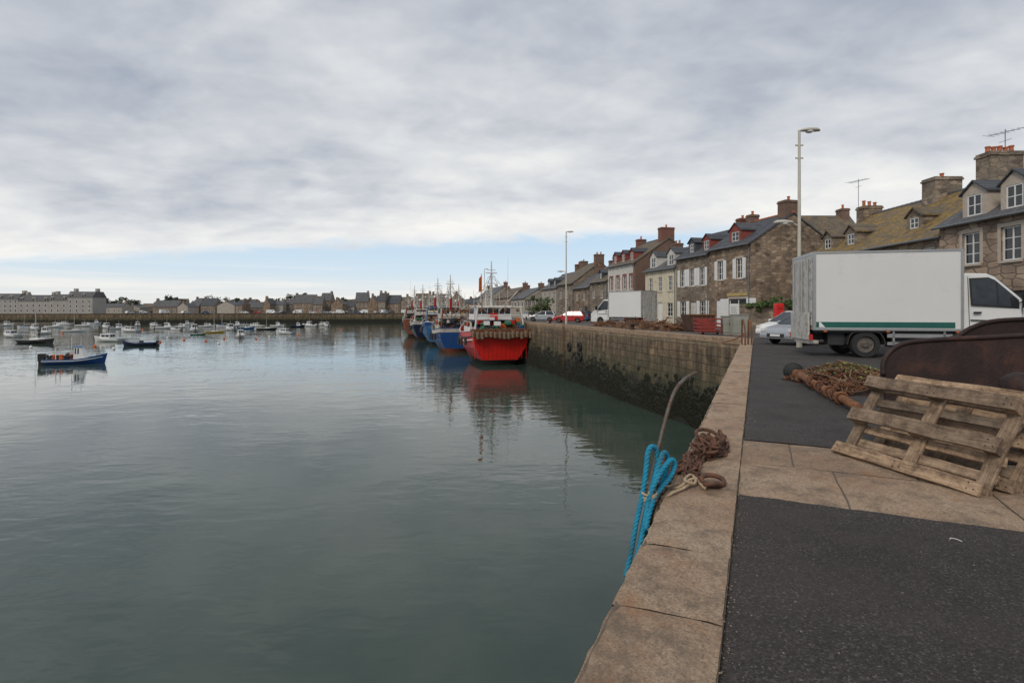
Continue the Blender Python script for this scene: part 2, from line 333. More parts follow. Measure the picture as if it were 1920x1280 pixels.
def sheet(name,pts,z,mat):
    mb=MB(); mb.quad(*[ES(u,v,z) for u,v in pts]); return tag(mb.build(name,mat),kind='structure')
def rag(a,b,n,j):
    out=[]; w=0
    for i in range(n):
        t=i/n; w=w*.8+RN.uniform(-j,j)*.9
        out.append((a[0]+(b[0]-a[0])*t+RN.uniform(-j,j)*.6+w*(abs(b[1]-a[1])>abs(b[0]-a[0])),a[1]+(b[1]-a[1])*t+RN.uniform(-j,j)*.6+w*(abs(b[1]-a[1])<=abs(b[0]-a[0]))))
    return out
W0=.53
sheet('pavement_asphalt',rag((-8,W0+.005),(2.66,W0+.02),260,.007)+rag((2.68,W0+.02),(2.62,14),240,.012)+[(2.6,14),(-8,14)],.004,M['asph'])
sheet('quay_roadway',rag((4.72,W0+.02),(30,W0+.02),260,.012)+[(30,16),(4.72,16)]+rag((4.72,16),(4.72,W0+.02),220,.014),.006,M['asph2'])
mb=MB(); us=[-6,-4.9,-4,-3,-2.1,-1.2,-.35,.64,1.41,2.55,3.5,4.6]
while us[-1]<28.6: us.append(us[-1]+RN.uniform(.85,1.4))
us[-1]=29.25
for a,b in zip(us,us[1:]):
    g=.0025; dz=RN.uniform(-.004,.005)
    nu=max(3,int((b-a)/.08)); nv=8
    sk=RN.uniform(-.02,.02); vs=[]
    for i in range(nu+1):
        for k in range(nv+1):
            x=a+g+(b-a-2*g)*i/nu; y=(W0-.004)*k/nv; e=0
            if i in (0,nu): e-=RN.uniform(.004,.009)
            if k==0: e-=.018; y+=RN.uniform(-.004,.009)
            if k==1: e-=.003
            if k==nv: e-=.005; y+=RN.uniform(-.006,.003)
            x+= sk*(k/nv-.5)+(RN.uniform(-.002,.002) if i in (0,nu) else 0)
            vs.append((x,-y,.022+dz+e+RN.uniform(-.002,.002)))
    fs=[(i*(nv+1)+k,(i+1)*(nv+1)+k,(i+1)*(nv+1)+k+1,i*(nv+1)+k+1) for i in range(nu) for k in range(nv)]
    o=len(vs)
    for i in range(nu+1): vs.append((vs[i*(nv+1)][0],RN.uniform(-.01,.01)-.0,-.34))
    fs+=[(i*(nv+1),(i+1)*(nv+1),o+i+1,o+i) for i in range(nu)]
    mb.add(vs,fs)
o=mb.build('quay_coping',M['granite'],smooth=False); o.location=E0; o.rotation_euler=(0,0,AN); tag(o,kind='structure')
mb=MB().box(-6,29.2,-W0,-.012,-.2,.006)
M['joint']=plain('sandy_joint',(.13,.1,.07),.95,var=.3,scale=20)
o=mb.build('coping_bed',M['joint']); o.location=E0; o.rotation_euler=(0,0,AN); tag(o,kind='structure')
mb=MB(); mb2=MB()
for (u0,u1,vl,tg) in ((2.67,3.72,[W0,1.32,2.42,3.1,4.3,5.6,7,9],mb),(3.72,4.7,[W0,1.0,1.98,2.7,3.9,5,6.4,9],mb2)):
    for a,b in zip(vl,vl[1:]):
        g=.008; z=.012+RN.uniform(-.004,.004); n=6; vs=[]
        for i in range(n+1):
            for k in range(n+1):
                e=-.01 if (i in(0,n) or k in(0,n)) else 0
                vs.append((u0+g+(u1-u0-2*g)*i/n+RN.uniform(-.006,.006),-(a+g+(b-a-2*g)*k/n)+RN.uniform(-.006,.006),z+e))
        tg.add(vs,[(i*(n+1)+k,(i+1)*(n+1)+k,(i+1)*(n+1)+k+1,i*(n+1)+k+1) for i in range(n) for k in range(n)])
for tg,mt in ((mb,M['granite']),(mb2,M['granite2'])):
    o=tg.build('granite_paving_band',mt); o.location=E0; o.rotation_euler=(0,0,AN); tag(o,kind='structure')
mb=MB(); mb.box(2.66,4.71,-9,-W0-.003,-.012,-.002)
o=mb.build('paving_bed',M['joint']); o.location=E0; o.rotation_euler=(0,0,AN); tag(o,kind='structure')
mb=MB(); mb.box(-12,29.2,-.5,.0-.03,-9,-.3); o=mb.build('quay_wall',M['quay']); o.location=E0; o.rotation_euler=(0,0,AN)
tag(o,'foreground granite quay wall dropping to the water below the coping','quay wall')
mb=MB(); n=640
vs=[];rows=[-9,-5.7,-5.2,-4.6,-4.1,-3.6,-3.1,-2.6,-2.1,-1.6,-1.2,-.8,-.32]
for i in range(n+1):
    for k,z in enumerate(rows): vs.append((i*.5,.02+(-.32-z)*.02+RN.uniform(-.035,.035),z))
m_=len(rows); mb.add(vs,[(i*m_+k,(i+1)*m_+k,(i+1)*m_+k+1,i*m_+k+1) for i in range(n) for k in range(m_-1)])
o=mb.build('quay_wall',M['quay']); o.location=Cn; o.rotation_euler=(0,0,AW)
tag(o,'long weathered stone quay wall with dark weed band running back beside the trawlers','quay wall')
mb=MB(); x=0
while x<319:
    l=RN.uniform(1,1.7); mb.box(x+.01,x+l-.01,-.6,.07+RN.uniform(-.03,.02),-.33,.015+RN.uniform(-.012,.01)); x+=l
o=mb.build('quay_coping',M['granite2'],bevel=.012,seg=1); o.location=Cn; o.rotation_euler=(0,0,AW); tag(o,kind='structure')
mb=MB()
for a,b in ((farA,farB),(farB,farC)):
    n=60
    for i in range(n):
        p=a.lerp(b,i/n); q=a.lerp(b,(i+1)/n)
        mb.quad((p.x,p.y,-9),(q.x,q.y,-9),(q.x,q.y+.6,0.02),(p.x,p.y+.6,0.02)); mb.quad((p.x,p.y+.6,.02),(q.x,q.y+.6,.02),(q.x,q.y+1.3,.02),(p.x,p.y+1.3,.02))
tag(mb.build('quay_wall',M['quay']),'low dark harbour wall on the far side of the basin','quay wall')
mb=MB(); n=90; vs=[]
for i in range(n+1):
    t=i/n; p=farC.lerp(farB,min(1,t*1.2)) if t<.833 else farB.lerp(farA,(t-.833)*1.2)
    d=(12+4*math.sin(i*.4)+RN.uniform(-1.5,1.5))*max(0.05,min(1,(1-t)*3))
    vs+=[(p.x,p.y+1,-4.4),(p.x,p.y-d*.5,-5.1),(p.x,p.y-d,-6)]
mb.add(vs,[(i*3+k,(i+1)*3+k,(i+1)*3+k+1,i*3+k+1) for i in range(n) for k in range(2)])
tag(mb.build('foreshore',M['sand']),kind='structure')
mb=MB(); n=160; vs=[]
for i in range(n+1):
    x=-1500+i*14; h=18+9*math.sin(i*.07+1)+4*math.sin(i*.31)+RN.uniform(-1.2,1.2)
    vs+=[(x,1000,-1),(x,1060,h*.9),(x,1300,h*1.25),(x,1700,0)]
mb.add(vs,[(i*4+k,(i+1)*4+k,(i+1)*4+k+1,i*4+k+1) for i in range(n) for k in range(3)])
tag(mb.build('hills',M['hill'],smooth=True),kind='structure')
mb=MB()
for i in range(9000):
    s=RN.random()**1.6*95; z=-5.75+abs(RN.gauss(0,1.05))+.35*math.sin(s*1.3)+.4*math.sin(s*.37)
    if z>-2.6: continue
    y=.06; k=RN.randint(2,4)
    for j in range(k):
        dx=RN.uniform(-.16,.16); l=RN.uniform(.12,.4)
        mb.add([(s+dx-.05,y,z+.1),(s+dx+.05,y,z+.1),(s+dx*1.5+.03,y+RN.uniform(.06,.2),z-l*.4),(s+dx*1.6,y+.05,z-l)],[(0,1,2),(0,2,3)])
o=mb.build('seaweed',M['weed']); o.location=Cn; o.rotation_euler=(0,0,AW); tag(o,'dark seaweed clinging to the foot of the quay wall','seaweed',kind='stuff')
mb=MB()
for i in range(900):
    u=RN.uniform(-1,7); v=RN.uniform(0.02,5.5) if i%3 else W0+abs(RN.gauss(0,.05)); r=RN.uniform(.002,.006)
    mb.ball(ES(u,v,.022 if v<W0 else .012),r,5,3,.6)
tag(mb.build('grit',plain('grit',(.26,.2,.155),.9)),'small grit and stone chips scattered on the quay','grit',kind='stuff')

# ------------------------------------------------------------------ houses
def facade(mb,x0,x1,z0,z1,holes,y=0.0,dep=.18):
    xs=sorted({x0,x1}|{h[0]-h[2]/2 for h in holes}|{h[0]+h[2]/2 for h in holes}); zs=sorted({z0,z1}|{h[1] for h in holes}|{h[1]+h[3] for h in holes})
    for a,b in zip(xs,xs[1:]):
        for c,d in zip(zs,zs[1:]):
            mx,mz=(a+b)/2,(c+d)/2
            if any(abs(mx-h[0])<h[2]/2 and h[1]<mz<h[1]+h[3] for h in holes): continue
            mb.quad((a,y,c),(b,y,c),(b,y,d),(a,y,d))
    for h in holes:
        a,b,c,d=h[0]-h[2]/2,h[0]+h[2]/2,h[1],h[1]+h[3]; e=y+dep
        mb.quad((a,y,c),(a,e,c),(a,e,d),(a,y,d)); mb.quad((b,y,c),(b,y,d),(b,e,d),(b,e,c)); mb.quad((a,y,c),(b,y,c),(b,e,c),(a,e,c)); mb.quad((a,y,d),(a,e,d),(b,e,d),(b,y,d))
def window(par,xc,zb,w,h,y=.0,dep=.14,frame=None,bars=(1,2),sill=True,shut=None,name='window',surround=None):
    fr=frame or M['white']; y1=y+dep; f=MB(); t=.07
    a,b,c,d=xc-w/2,xc+w/2,zb,zb+h
    f.box(a,a+t,y1-.04,y1,c,d).box(b-t,b,y1-.04,y1,c,d).box(a+t,b-t,y1-.04,y1,c,c+t).box(a+t,b-t,y1-.04,y1,d-t,d)
    for i in range(bars[0]): x=a+(i+1)*w/(bars[0]+1); f.box(x-.035,x+.035,y1-.035,y1-.002,c+t,d-t)
    for i in range(bars[1]): z=c+(i+1)*h/(bars[1]+1); f.box(a+t,b-t,y1-.03,y1-.004,z-.018,z+.018)
    o=f.build(name,fr,par); p=MB(); p.quad((a,y1-.012,c),(b,y1-.012,c),(b,y1-.012,d),(a,y1-.012,d)); p.build('pane',M['glass'],o)
    if sill: s=MB(); s.box(a-.08,b+.08,y-.07,y+.1,c-.1,c+.003); s.build('sill',M['pale'],o)
    if surround:
        s=MB(); s.box(a-.16,a+.0,y-.025,y+.02,c,d+.18); s.box(b,b+.16,y-.025,y+.02,c,d+.18); s.box(a,b,y-.025,y+.02,d,d+.18); s.build('surround',surround,o)
    if shut:
        for sx in (a-w*.5-.02,b+.02):
            s=MB(); s.box(sx,sx+w*.5,y-.05,y-.012,c,d)
            for k in range(9): z=c+.08+k*(h-.16)/9; s.box(sx+.05,sx+w*.5-.05,y-.065,y-.05,z,z+(h-.16)/14)
            s.build('shutter',shut,o)
    return o
def house(loc,rot,W,D,ze,zr,mw,mr,label,wins=(),doors=(),dorms=(),chims=(),group=None,cat='house',name='stone_house',frame=None,shut=None,surround=None,gut=True,simple=False,front=None,ant=None):
    r=empty(name,loc,rot,label,cat,group); mb=MB()
    holes=[(x,z,w,h) for (x,z,w,h) in wins]+[(x,0.02,w,h) for (x,w,h) in doors]
    if simple: mb.quad((0,0,-.5),(W,0,-.5),(W,0,ze),(0,0,ze))
    else: facade(mb,0,W,-.02,ze,holes)
    for x in (0,W): mb.quad((x,0,-.5),(x,0,ze),(x,D/2,zr),(x,D,ze),(x,D,-.5))
    mb.quad((0,D,-.5),(W,D,-.5),(W,D,ze),(0,D,ze))
    mb.build('wall',mw,r)
    k=(zr-ze)/(D/2); oy=.28; ox=.1; t=.14; e=.005
    f=MB()
    f.hexa([(-ox,-oy,ze-oy*k+e),(W+ox,-oy,ze-oy*k+e),(W+ox,D/2,zr+e),(-ox,D/2,zr+e),(-ox,-oy,ze-oy*k+t),(W+ox,-oy,ze-oy*k+t),(W+ox,D/2,zr+t),(-ox,D/2,zr+t)])
    f.hexa([(-ox,D/2,zr+e),(W+ox,D/2,zr+e),(W+ox,D+oy,ze-oy*k+e),(-ox,D+oy,ze-oy*k+e),(-ox,D/2,zr+t),(W+ox,D/2,zr+t),(W+ox,D+oy,ze-oy*k+t),(-ox,D+oy,ze-oy*k+t)])
    ro=f.build('roof',mr,r)
    if not simple:
        g=MB(); x=-ox
        while x<W: g.tube([(x,D/2,zr+t),(min(x+.42,W+ox),D/2,zr+t)],[.1,.115],8); x+=.44
        g.build('ridge_tile',M['pot'] if RN.random()<.3 else M['zinc'],ro)
    if gut and not simple:
        g=MB(); g.tube([(-.1,-oy-.06,ze-oy*k+.06),(W+.1,-oy-.06,ze-oy*k+.06)],.065,8); g.build('gutter',M['zinc'],r)
        g=MB(); g.tube([(W-.15,-oy-.06,ze-oy*k),(W-.15,-.08,ze-.5),(W-.15,-.08,0.1)],.045,8); g.build('downpipe',M['zinc'],r)
    for (x,z,w,h) in wins:
        if simple:
            p=MB(); p.box(x-w/2,x+w/2,-.04,-.0,z,z+h); o=p.build('window',frame or M['white'],r); q=MB(); q.box(x-w*.36,x+w*.36,-.06,-.04,z+h*.1,z+h*.92); q.build('pane',M['glass'],o)
        else: window(r,x,z,w,h,frame=frame,shut=shut,surround=surround)
    for (x,w,h) in doors:
        if simple: MB().box(x-w/2,x+w/2,-.05,0,0,h).build('door',M['dark'],r)
        else:
            d=MB().box(x-w/2,x+w/2,.09,.14,.02,h).box(x-w/2+.12,x+w/2-.12,.075,.09,.2,h*.45).box(x-w/2+.12,x+w/2-.12,.075,.09,h*.5,h-.15).build('door',front or M['dark'],r)
            MB().ball((x+w*.35,.06,1.05),.04).build('handle',M['alu'],d)
    for dm in dorms:
        x,w,h,yd,mt=dm; z0=ze+yd*k-.15; z1=z0+h; ap=w*.38; d=MB(); yb=min(D/2,(z1+ap-ze)/k)
        hh=[(x,z0+.3,w*.6,h-.42)]
        facade(d,x-w/2,x+w/2,z0,z1,hh,y=yd,dep=.08)
        d.quad((x-w/2,yd,z1),(x+w/2,yd,z1),(x,yd,z1+ap))
        ye=yd+(h+.1)/k
        for sx in (x-w/2,x+w/2): d.quad((sx,yd,z0),(sx,yd,z1),(sx,ye,z1))
        do=d.build('dormer',mt,r)
        f=MB(); o_=.12
        for s in (-1,1): 
            f.hexa([(x,yd-o_,z1+ap+.01),(x,yb,z1+ap+.01),(x+s*(w/2+o_),ye,z1-ap*o_*2/w+.01),(x+s*(w/2+o_),yd-o_,z1-ap*o_*2/w+.01),(x,yd-o_,z1+ap+.09),(x,yb,z1+ap+.09),(x+s*(w/2+o_),ye,z1-ap*o_*2/w+.09),(x+s*(w/2+o_),yd-o_,z1-ap*o_*2/w+.09)])
        f.build('dormer_roof',M['slate'] if mr!=M['moss'] else M['moss2'],do)
        f=MB(); a,b,c,e_=x-w*.3,x+w*.3,z0+.3,z0+h-.12; y=yd+.05
        f.box(a,a+.06,y-.03,y,c,e_).box(b-.06,b,y-.03,y,c,e_).box(a+.06,b-.06,y-.03,y,c,c+.06).box(a+.06,b-.06,y-.03,y,e_-.06,e_).box(x-.03,x+.03,y-.03,y,c+.06,e_-.06).box(a+.06,b-.06,y-.025,y-.003,(c+e_)/2-.02,(c+e_)/2+.02)
        f.build('dormer_window',M['white'],do); MB().quad((a,y-.008,c),(b,y-.008,c),(b,y-.008,e_),(a,y-.008,e_)).build('dormer_pane',M['glass'],do)
    for ch in chims:
        x,yc,w,d_,zt,mc,np=ch; zb=min(ze+yc*k,zr-(yc-D/2)*k if yc>D/2 else 99)-.9
        c=MB().box(x-w/2,x+w/2,yc-d_/2,yc+d_/2,zb,zt-.22).box(x-w/2-.06,x+w/2+.06,yc-d_/2-.06,yc+d_/2+.06,zt-.22,zt-.1).box(x-w/2-.01,x+w/2+.01,yc-d_/2-.01,yc+d_/2+.01,zt-.1,zt)
        co=c.build('chimney',mc,r)
        ax=w>=d_
        for i in range(np):
            q=(i+.5)/np-.5; px_,py_=(x+q*w*.9,yc) if ax else (x,yc+q*d_*.9)
            h=RN.uniform(.3,.45); MB().tube([(px_,py_,zt),(px_,py_,zt+.06),(px_,py_,zt+h-.08),(px_,py_,zt+h-.07),(px_,py_,zt+h)],[.13,.115,.1,.13,.13],10).build('chimney_pot',M['pot'],co)
    if ant:
        x,yc,zb,zt=ant; a=MB().tube([(x,yc,zb),(x,yc,zt)],.022,6).tube([(x-.7,yc-.3,zt-.15),(x+.7,yc+.3,zt-.15)],.014,5)
        for i in range(7):
            q=-.65+i*.21; l=.38-.02*i; a.tube([(x+q+.15*l,yc+q*.43-l,zt-.15),(x+q-.15*l,yc+q*.43+l,zt-.15)],.009,4)
        a.tube([(x-.35,yc,zt-.6),(x+.35,yc,zt-.6)],.012,4); a.build('antenna',M['zinc'],r)
    return r
RS=math.atan2(-.9735,.2288)
def fp(px): p=(px-960)/1000; Y=30.775/(p+.235); return Vector((p*Y,Y,0))
def street(p0,p1,*a,**k):
    A,B=fp(p0),fp(p1); W=(A-B).length; return house(A,RS,W-.03,*a,**k)
g1='houses in the row along the quay street'
hA=street(1330,1408,8.4,7.3,9.9,M['stone'],M['slate'],'brown stone gabled house with white shutters and shopfront, nearest of the quay row',
  wins=[(1.75,4.35,.85,1.75),(4.45,4.35,.85,1.75),(4.2,.7,2.4,1.9)],doors=[(1.6,1.1,2.5)],dorms=[(3.2,1.7,1.25,.5,M['redbrick'])],chims=[(5.4,4.2,1.0,1.4,11.1,M['chim'],1),(.7,4.2,.7,.9,10.7,M['chim'],1)],shut=M['white'],surround=M['pale'],group=g1,front=M['white'])
MB().box(2.85,5.6,-.1,-.03,2.82,3.08).build('shop_fascia',M['fascia'],hA)
street(1268,1330,8.4,7.0,9.6,M['stone2'],M['slate'],'narrow stone house with white shutters and dark slate roof between cream house and gabled house',
  wins=[(1.2,4.0,.85,1.75),(3.0,4.0,.85,1.75),(4.8,4.0,.85,1.75),(1.4,.9,1.1,1.6),(4.9,.9,1.0,1.6)],doors=[(3.2,1.05,2.4)],dorms=[(2.0,1.2,1.3,.6,M['slate']),(4.6,1.3,1.3,.6,M['redbrick'])],chims=[(5.2,4.2,.7,1.0,10.6,M['brick'],1)],shut=M['white'],group=g1,front=M['offwhite'])
street(1210,1268,8,6.2,8.7,M['cream'],M['slate2'],'cream rendered house with two white dormers in the quay row',
  wins=[(1.3,3.7,.9,1.6),(3.5,3.7,.9,1.6),(5.7,3.7,.9,1.6),(1.3,.9,1.0,1.5),(5.6,.9,1.2,1.5)],doors=[(3.5,1.1,2.4)],dorms=[(1.4,1.6,1.55,.3,M['offwhite']),(5.4,1.6,1.55,.3,M['offwhite'])],chims=[(.5,4,.7,1.0,9.6,M['chim'],2)],group=g1,front=M['white'],name='rendered_house')
street(1140,1190,9.4,7.6,10.7,M['offwhite'],M['moss2'],'pale house with red brick trim and three small red dormers in the quay row',
  wins=[(1.1,4.3,.9,1.8),(3.2,4.3,.9,1.8),(5.3,4.3,.9,1.8),(7.2,4.3,.8,1.8),(1.1,.9,.9,1.8),(3.2,.9,.9,1.8),(7.1,.9,.9,1.8)],doors=[(5.3,1.1,2.6)],dorms=[(1.6,1.2,1.3,.4,M['redbrick']),(4.1,1.2,1.3,.4,M['redbrick']),(6.6,1.2,1.3,.4,M['redbrick'])],chims=[(7.5,4.7,.9,1.8,12.1,M['brick'],1),(.6,4.7,.8,1.2,11.5,M['brick'],1)],surround=M['redbrick'],group=g1,name='brick_trimmed_house',front=M['redbrick'])
A=fp(1190); house(A+Vector((-.1,-.0,0)),RS,.35,9.2,7.5,10.6,M['chim'],M['moss2'],'brick gable wall at the near end of the red trimmed house',gut=False,name='brick_gable',cat='gable wall',simple=True)
street(1106,1139,8.5,5.8,8.6,M['stone2'],M['moss2'],'low stone house with lichened roof left of the red trimmed house',wins=[(1.5,3.4,.9,1.3),(4.5,3.4,.9,1.3),(1.5,.9,1,1.3)],doors=[(4.5,1.1,2.2)],dorms=[(3,1.2,1.1,.5,M['slate'])],chims=[(.6,4.2,.8,1.2,9.7,M['brick'],1)],group=g1)
street(1076,1105,8.5,5.2,7.9,M['stone'],M['slate2'],'small brown stone house with weathered slate roof, third left of the cream house',wins=[(1.5,3.2,.9,1.3),(4.5,3.2,.9,1.3),(3,.9,1,1.3)],doors=[(5.6,1.1,2.2)],chims=[(6.2,4.2,.8,1.2,9.3,M['chim'],1),(.5,4.2,.8,1.1,9.0,M['chim'],1)],group=g1)
street(1046,1075,9.5,6.2,9.6,M['stone2'],M['moss2'],'tall stone gabled house behind the slim far street lamp',wins=[(1.6,3.7,1,1.5),(4.8,3.7,1,1.5),(3.2,.9,1,1.4)],doors=[(6.2,1.1,2.2)],chims=[(7.7,4.7,.9,1.5,11.0,M['chim'],2),(.6,4.7,.9,1.3,10.5,M['chim'],1)],group=g1)
street(1016,1045,8.5,5.8,8.6,M['lcream'],M['slate2'],'pale rendered house with slate roof beyond the grey car',wins=[(2,3.5,1,1.4),(5,3.5,1,1.4),(8,3.5,1,1.4),(2,.9,1,1.4)],doors=[(5,1.1,2.2)],dorms=[(3.2,1.2,1.2,.5,M['slate']),(6.8,1.2,1.2,.5,M['slate'])],chims=[(9.6,4.2,.8,1.3,10.0,M['chim'],1)],group=g1,name='rendered_house')
lb=['far stone house in the quay row behind the red trawler stern','far slate roofed house behind the red trawler wheelhouse','far long low house behind the trawler masts','far pale house behind the blue trawlers']
for i,(a,b,ze,zr,mw) in enumerate(((985,1015,4.0,6.0,'stone2'),(958,984,4.4,6.8,'lcream'),(925,957,5.0,7.6,'stone'),(895,924,6,9,'lcream'))):
    Wd=(fp(a)-fp(b)).length
    street(a,b,8,ze,zr,M[mw],M['slate2' if i%2 else 'moss2'],lb[i],wins=[(Wd*(j+.5)/4,2.5,1,1.2) for j in range(4)],chims=[(.7,4,.8,1.2,zr+1.1,M['chim'],1),(Wd-.7,4,.8,1.2,zr+1.0,M['chim'],1)],group=g1,simple=True)
house((22.6,28.2,0),-math.pi/2,14,9,5.95,8.8,M['stone3'],M['slate2'],'pale stone house with two white framed dormers at the right edge above the truck cab',
  wins=[(1.95,3.8,1.0,1.55),(4.05,3.8,1.0,1.55),(6.9,3.8,1.0,1.55),(1.95,.9,1.0,1.6),(6.9,.9,1,1.6)],doors=[(4.2,1.1,2.4)],dorms=[(1.95,1.35,1.45,.15,M['pale']),(4.05,1.35,1.45,.15,M['pale']),(6.9,1.35,1.45,.15,M['pale'])],chims=[(.3,2.9,.9,1.7,9.75,M['stone2'],5)],surround=M['pale'],ant=(.3,3.2,9.5,11.0))
house((22.9,41.2,0),-math.pi/2,12.95,9,5.55,8.7,M['stone3'],M['moss'],'long stone house under a yellow mossy roof rising behind the box truck',
  wins=[(1.6,3.6,.9,1.4),(4.2,3.6,.9,1.4),(7.0,3.6,.9,1.4),(9.8,3.6,.9,1.4),(11.8,3.6,.9,1.4)],doors=[(5.6,1.1,2.3)],dorms=[(9.5,1.15,1.05,1.0,M['stone2']),(4.2,1.2,1.15,.6,M['stone2']),(1.5,1.2,1.15,.6,M['stone2'])],chims=[(7.2,4.5,1.1,1.7,9.95,M['stone2'],1),(.3,4.5,.9,1.4,9.5,M['stone'],3)],ant=(.4,3.6,9,11.6))
house((27.2,51,0),0,7.5,8,7.2,11.2,M['stone'],M['moss2'],'tall house with brown lichened roof behind the tall street lamp',chims=[(6.9,4,.8,1,12.0,M['chim'],1)],simple=True)
house((33,60,0),0,9,8,6,10,M['stone2'],M['slate2'],'back street house with slate roof behind the mossy roofed house',simple=True)

# far village
def fr(px,Y): return Vector(((px-960)/1000*Y,Y,0))
ordn=['first','second','third','fourth','fifth','sixth','seventh','eighth','ninth','tenth','eleventh','twelfth','thirteenth','fourteenth','fifteenth','sixteenth','seventeenth','eighteenth','nineteenth','twentieth','twenty-first','twenty-second','twenty-third','twenty-fourth','twenty-fifth','twenty-sixth','twenty-seventh','twenty-eighth','twenty-ninth','thirtieth']
farl=[(190,232,569,'lcream'),(233,262,572,'lcream'),(263,285,569,'stone'),(286,332,563,'stone2'),(333,352,568,'lcream'),(353,374,564,'stone'),(376,405,559,'stone2'),(407,440,565,'lcream'),(441,455,563,'stone'),(456,492,566,'stone2'),(493,506,559,'stone'),(507,530,564,'lcream'),(532,548,561,'stone2'),(550,585,552,'stone'),(586,604,555,'stone2'),(600,620,549,'stone'),(621,642,561,'stone'),(643,664,565,'lcream'),(666,690,548,'stone2'),(689,708,554,'stone'),(709,722,549,'stone2'),(723,750,553,'stone'),(751,776,555,'stone2'),(777,806,550,'stone'),(808,838,551,'stone2'),(840,872,549,'stone')]
nmw={'stone2':'grey stone','lcream':'pale rendered','stone':'brown stone'}
for i,(a,b,yt,mw) in enumerate(farl):
    Y=350+RN.uniform(0,22)-(max(0,300-a)*.12); W=(b-a)/1000*Y; zr=HC+(HY-yt)/1000*Y; ze=zr*RN.uniform(.5,.68)
    n=max(2,int(W/RN.uniform(2.8,4))); ws=[(W*(j+.5)/n+RN.uniform(-.3,.3),zz,1.0,1.4) for j in range(n) for zz in ((1.0,ze*.58) if ze>5 else (1.1,)) if RN.random()<.85]
    mr=RN.choice([M['slate2'],M['slate'],M['slate2'],M['moss2']])
    lab='distant %s house, %s from the left in the far waterfront row'%(nmw[mw],ordn[i])
    if i%3==1 and W<12:
        house(fr(b,Y),math.pi/2,RN.uniform(8,12),W,ze,zr,M[mw],mr,lab,chims=[(.7,W/2,1.2,1.4,zr+1.3,M['stone2'],2)],simple=True,group='houses along the far waterfront',name='waterfront_house'); continue
    ch=[(RN.choice([.8,W-.8]),4.5,1.2,1.6,zr+RN.uniform(.9,1.7),M['chim'] if RN.random()<.4 else M['stone2'],2)]
    if RN.random()<.45: ch.append((W*RN.uniform(.35,.65) if W>9 else W-.8,4.5,1.2,1.5,zr+1.2,M['stone2'],2))
    house(fr(a,Y),RN.uniform(-.15,.15),W,RN.uniform(7.5,10),ze,zr,M[mw],mr,lab,wins=ws,chims=ch,simple=True,group='houses along the far waterfront',name='waterfront_house')
for i in range(22):
    px=300+i*27+RN.uniform(-12,12); Y=430+RN.uniform(-20,70); W=RN.uniform(9,18); zr=RN.uniform(8.5,13.5); mw=RN.choice(['stone','stone2','stone'])
    house(fr(px,Y),RN.uniform(-.9,.9),W,9,zr*.62,zr,M[mw],RN.choice([M['slate2'],M['slate'],M['moss2']]),'roof and chimney rising behind the far waterfront, %s back-row house from the left'%ordn[i],chims=[(.8,4.5,1.3,1.6,zr+1.3,M['chim'],2)],simple=True,group='back row of far village houses',name='village_house')
def bigblock():
    Y=305; r=empty('institution_building',fr(-45,Y),.04,'long grey three storey building with many windows and dormers at the far left','building')
    W=.212*Y
    wl=plain('grey_render_far',(.33,.31,.28),.9,var=.1,scale=.3)
    segs=[(0,.36,8.2,11.6),(.36,.62,7.2,10.8),(.62,.78,7.6,11.2),(.78,1.0,9.4,12.8)]
    for a,b,ze,zr in segs:
        x0,x1=a*W+.02,b*W-.02; MB().box(x0,x1,0,11,-1,ze).build('wall',wl,r)
        MB().prism([(-.3,ze),(11.3,ze),(8.5,zr),(2.5,zr)],x0-.2,x1+.2,'x').build('roof',M['slate2'],r)
        n=int((x1-x0)/2.9)
        for i in range(n):
            x=x0+(x1-x0)*(i+.5)/n
            for z in ((1,3.6,6.2) if ze>8 else (1,3.9)):
                o=MB().box(x-.55,x+.55,-.05,0,z,z+1.5).build('window',M['white'],r); MB().box(x-.42,x+.42,-.07,-.05,z+.12,z+1.38).build('pane',M['glass'],o)
            if i%2==0:
                o=MB().box(x-.7,x+.7,-.1,2.4,ze-.1,ze+1.7).prism([(x-.9,ze+1.7),(x+.9,ze+1.7),(x,ze+2.4)],-.2,2.6,'y').build('dormer',M['lcream'],r); MB().box(x-.45,x+.45,-.13,-.1,ze+.2,ze+1.5).build('pane',M['glass'],o)
        for x in (x0+1,x1-1): MB().box(x-.7,x+.7,4.5,6.5,zr-1,zr+1.8).build('chimney',M['lcream'],r)
bigblock()

# ------------------------------------------------------------------ trees & bushes
def leafcloud(mb,c,rx,rz,n,s):
    c=Vector(c); cl=[(c+Vector((RN.gauss(0,rx*.45),RN.gauss(0,rx*.45),RN.gauss(0,rz*.4))),RN.uniform(.25,.5)) for _ in range(12)]
    for i in range(n):
        q,k=RN.choice(cl); d=Vector((RN.gauss(0,1),RN.gauss(0,1),RN.gauss(0,.8))); d.normalize(); p=q+Vector((d.x*rx,d.y*rx,d.z*rz))*k*RN.uniform(.6,1.1)
        a=Vector((RN.gauss(0,1),RN.gauss(0,1),RN.gauss(0,1))).normalized()*s; b=a.cross(d).normalized()*s*.6
        mb.add([p-a,p+b,p+a,p-b],[(0,1,2,3)])
def tree(loc,h,r,label,group,n=500,mat=None):
    t=empty('tree',loc,RN.uniform(0,6),label,'tree',group)
    k=MB().tube([(0,0,-.2),(0.05,0,h*.3),(0,.1,h*.6)],[r*.12,r*.08,r*.03],7)
    for i in range(5): a=i*1.3; k.tube([(0,0,h*.35+i*.05*h),(math.cos(a)*r*.5,math.sin(a)*r*.5,h*.6+i*.04*h)],[r*.04,r*.015],5)
    k.build('trunk',M['bark'],t); c=MB(); leafcloud(c,(0,0,h*.64),r,h*.4,n,r*.11); c.build('crown',mat or M['leafd'],t); return t
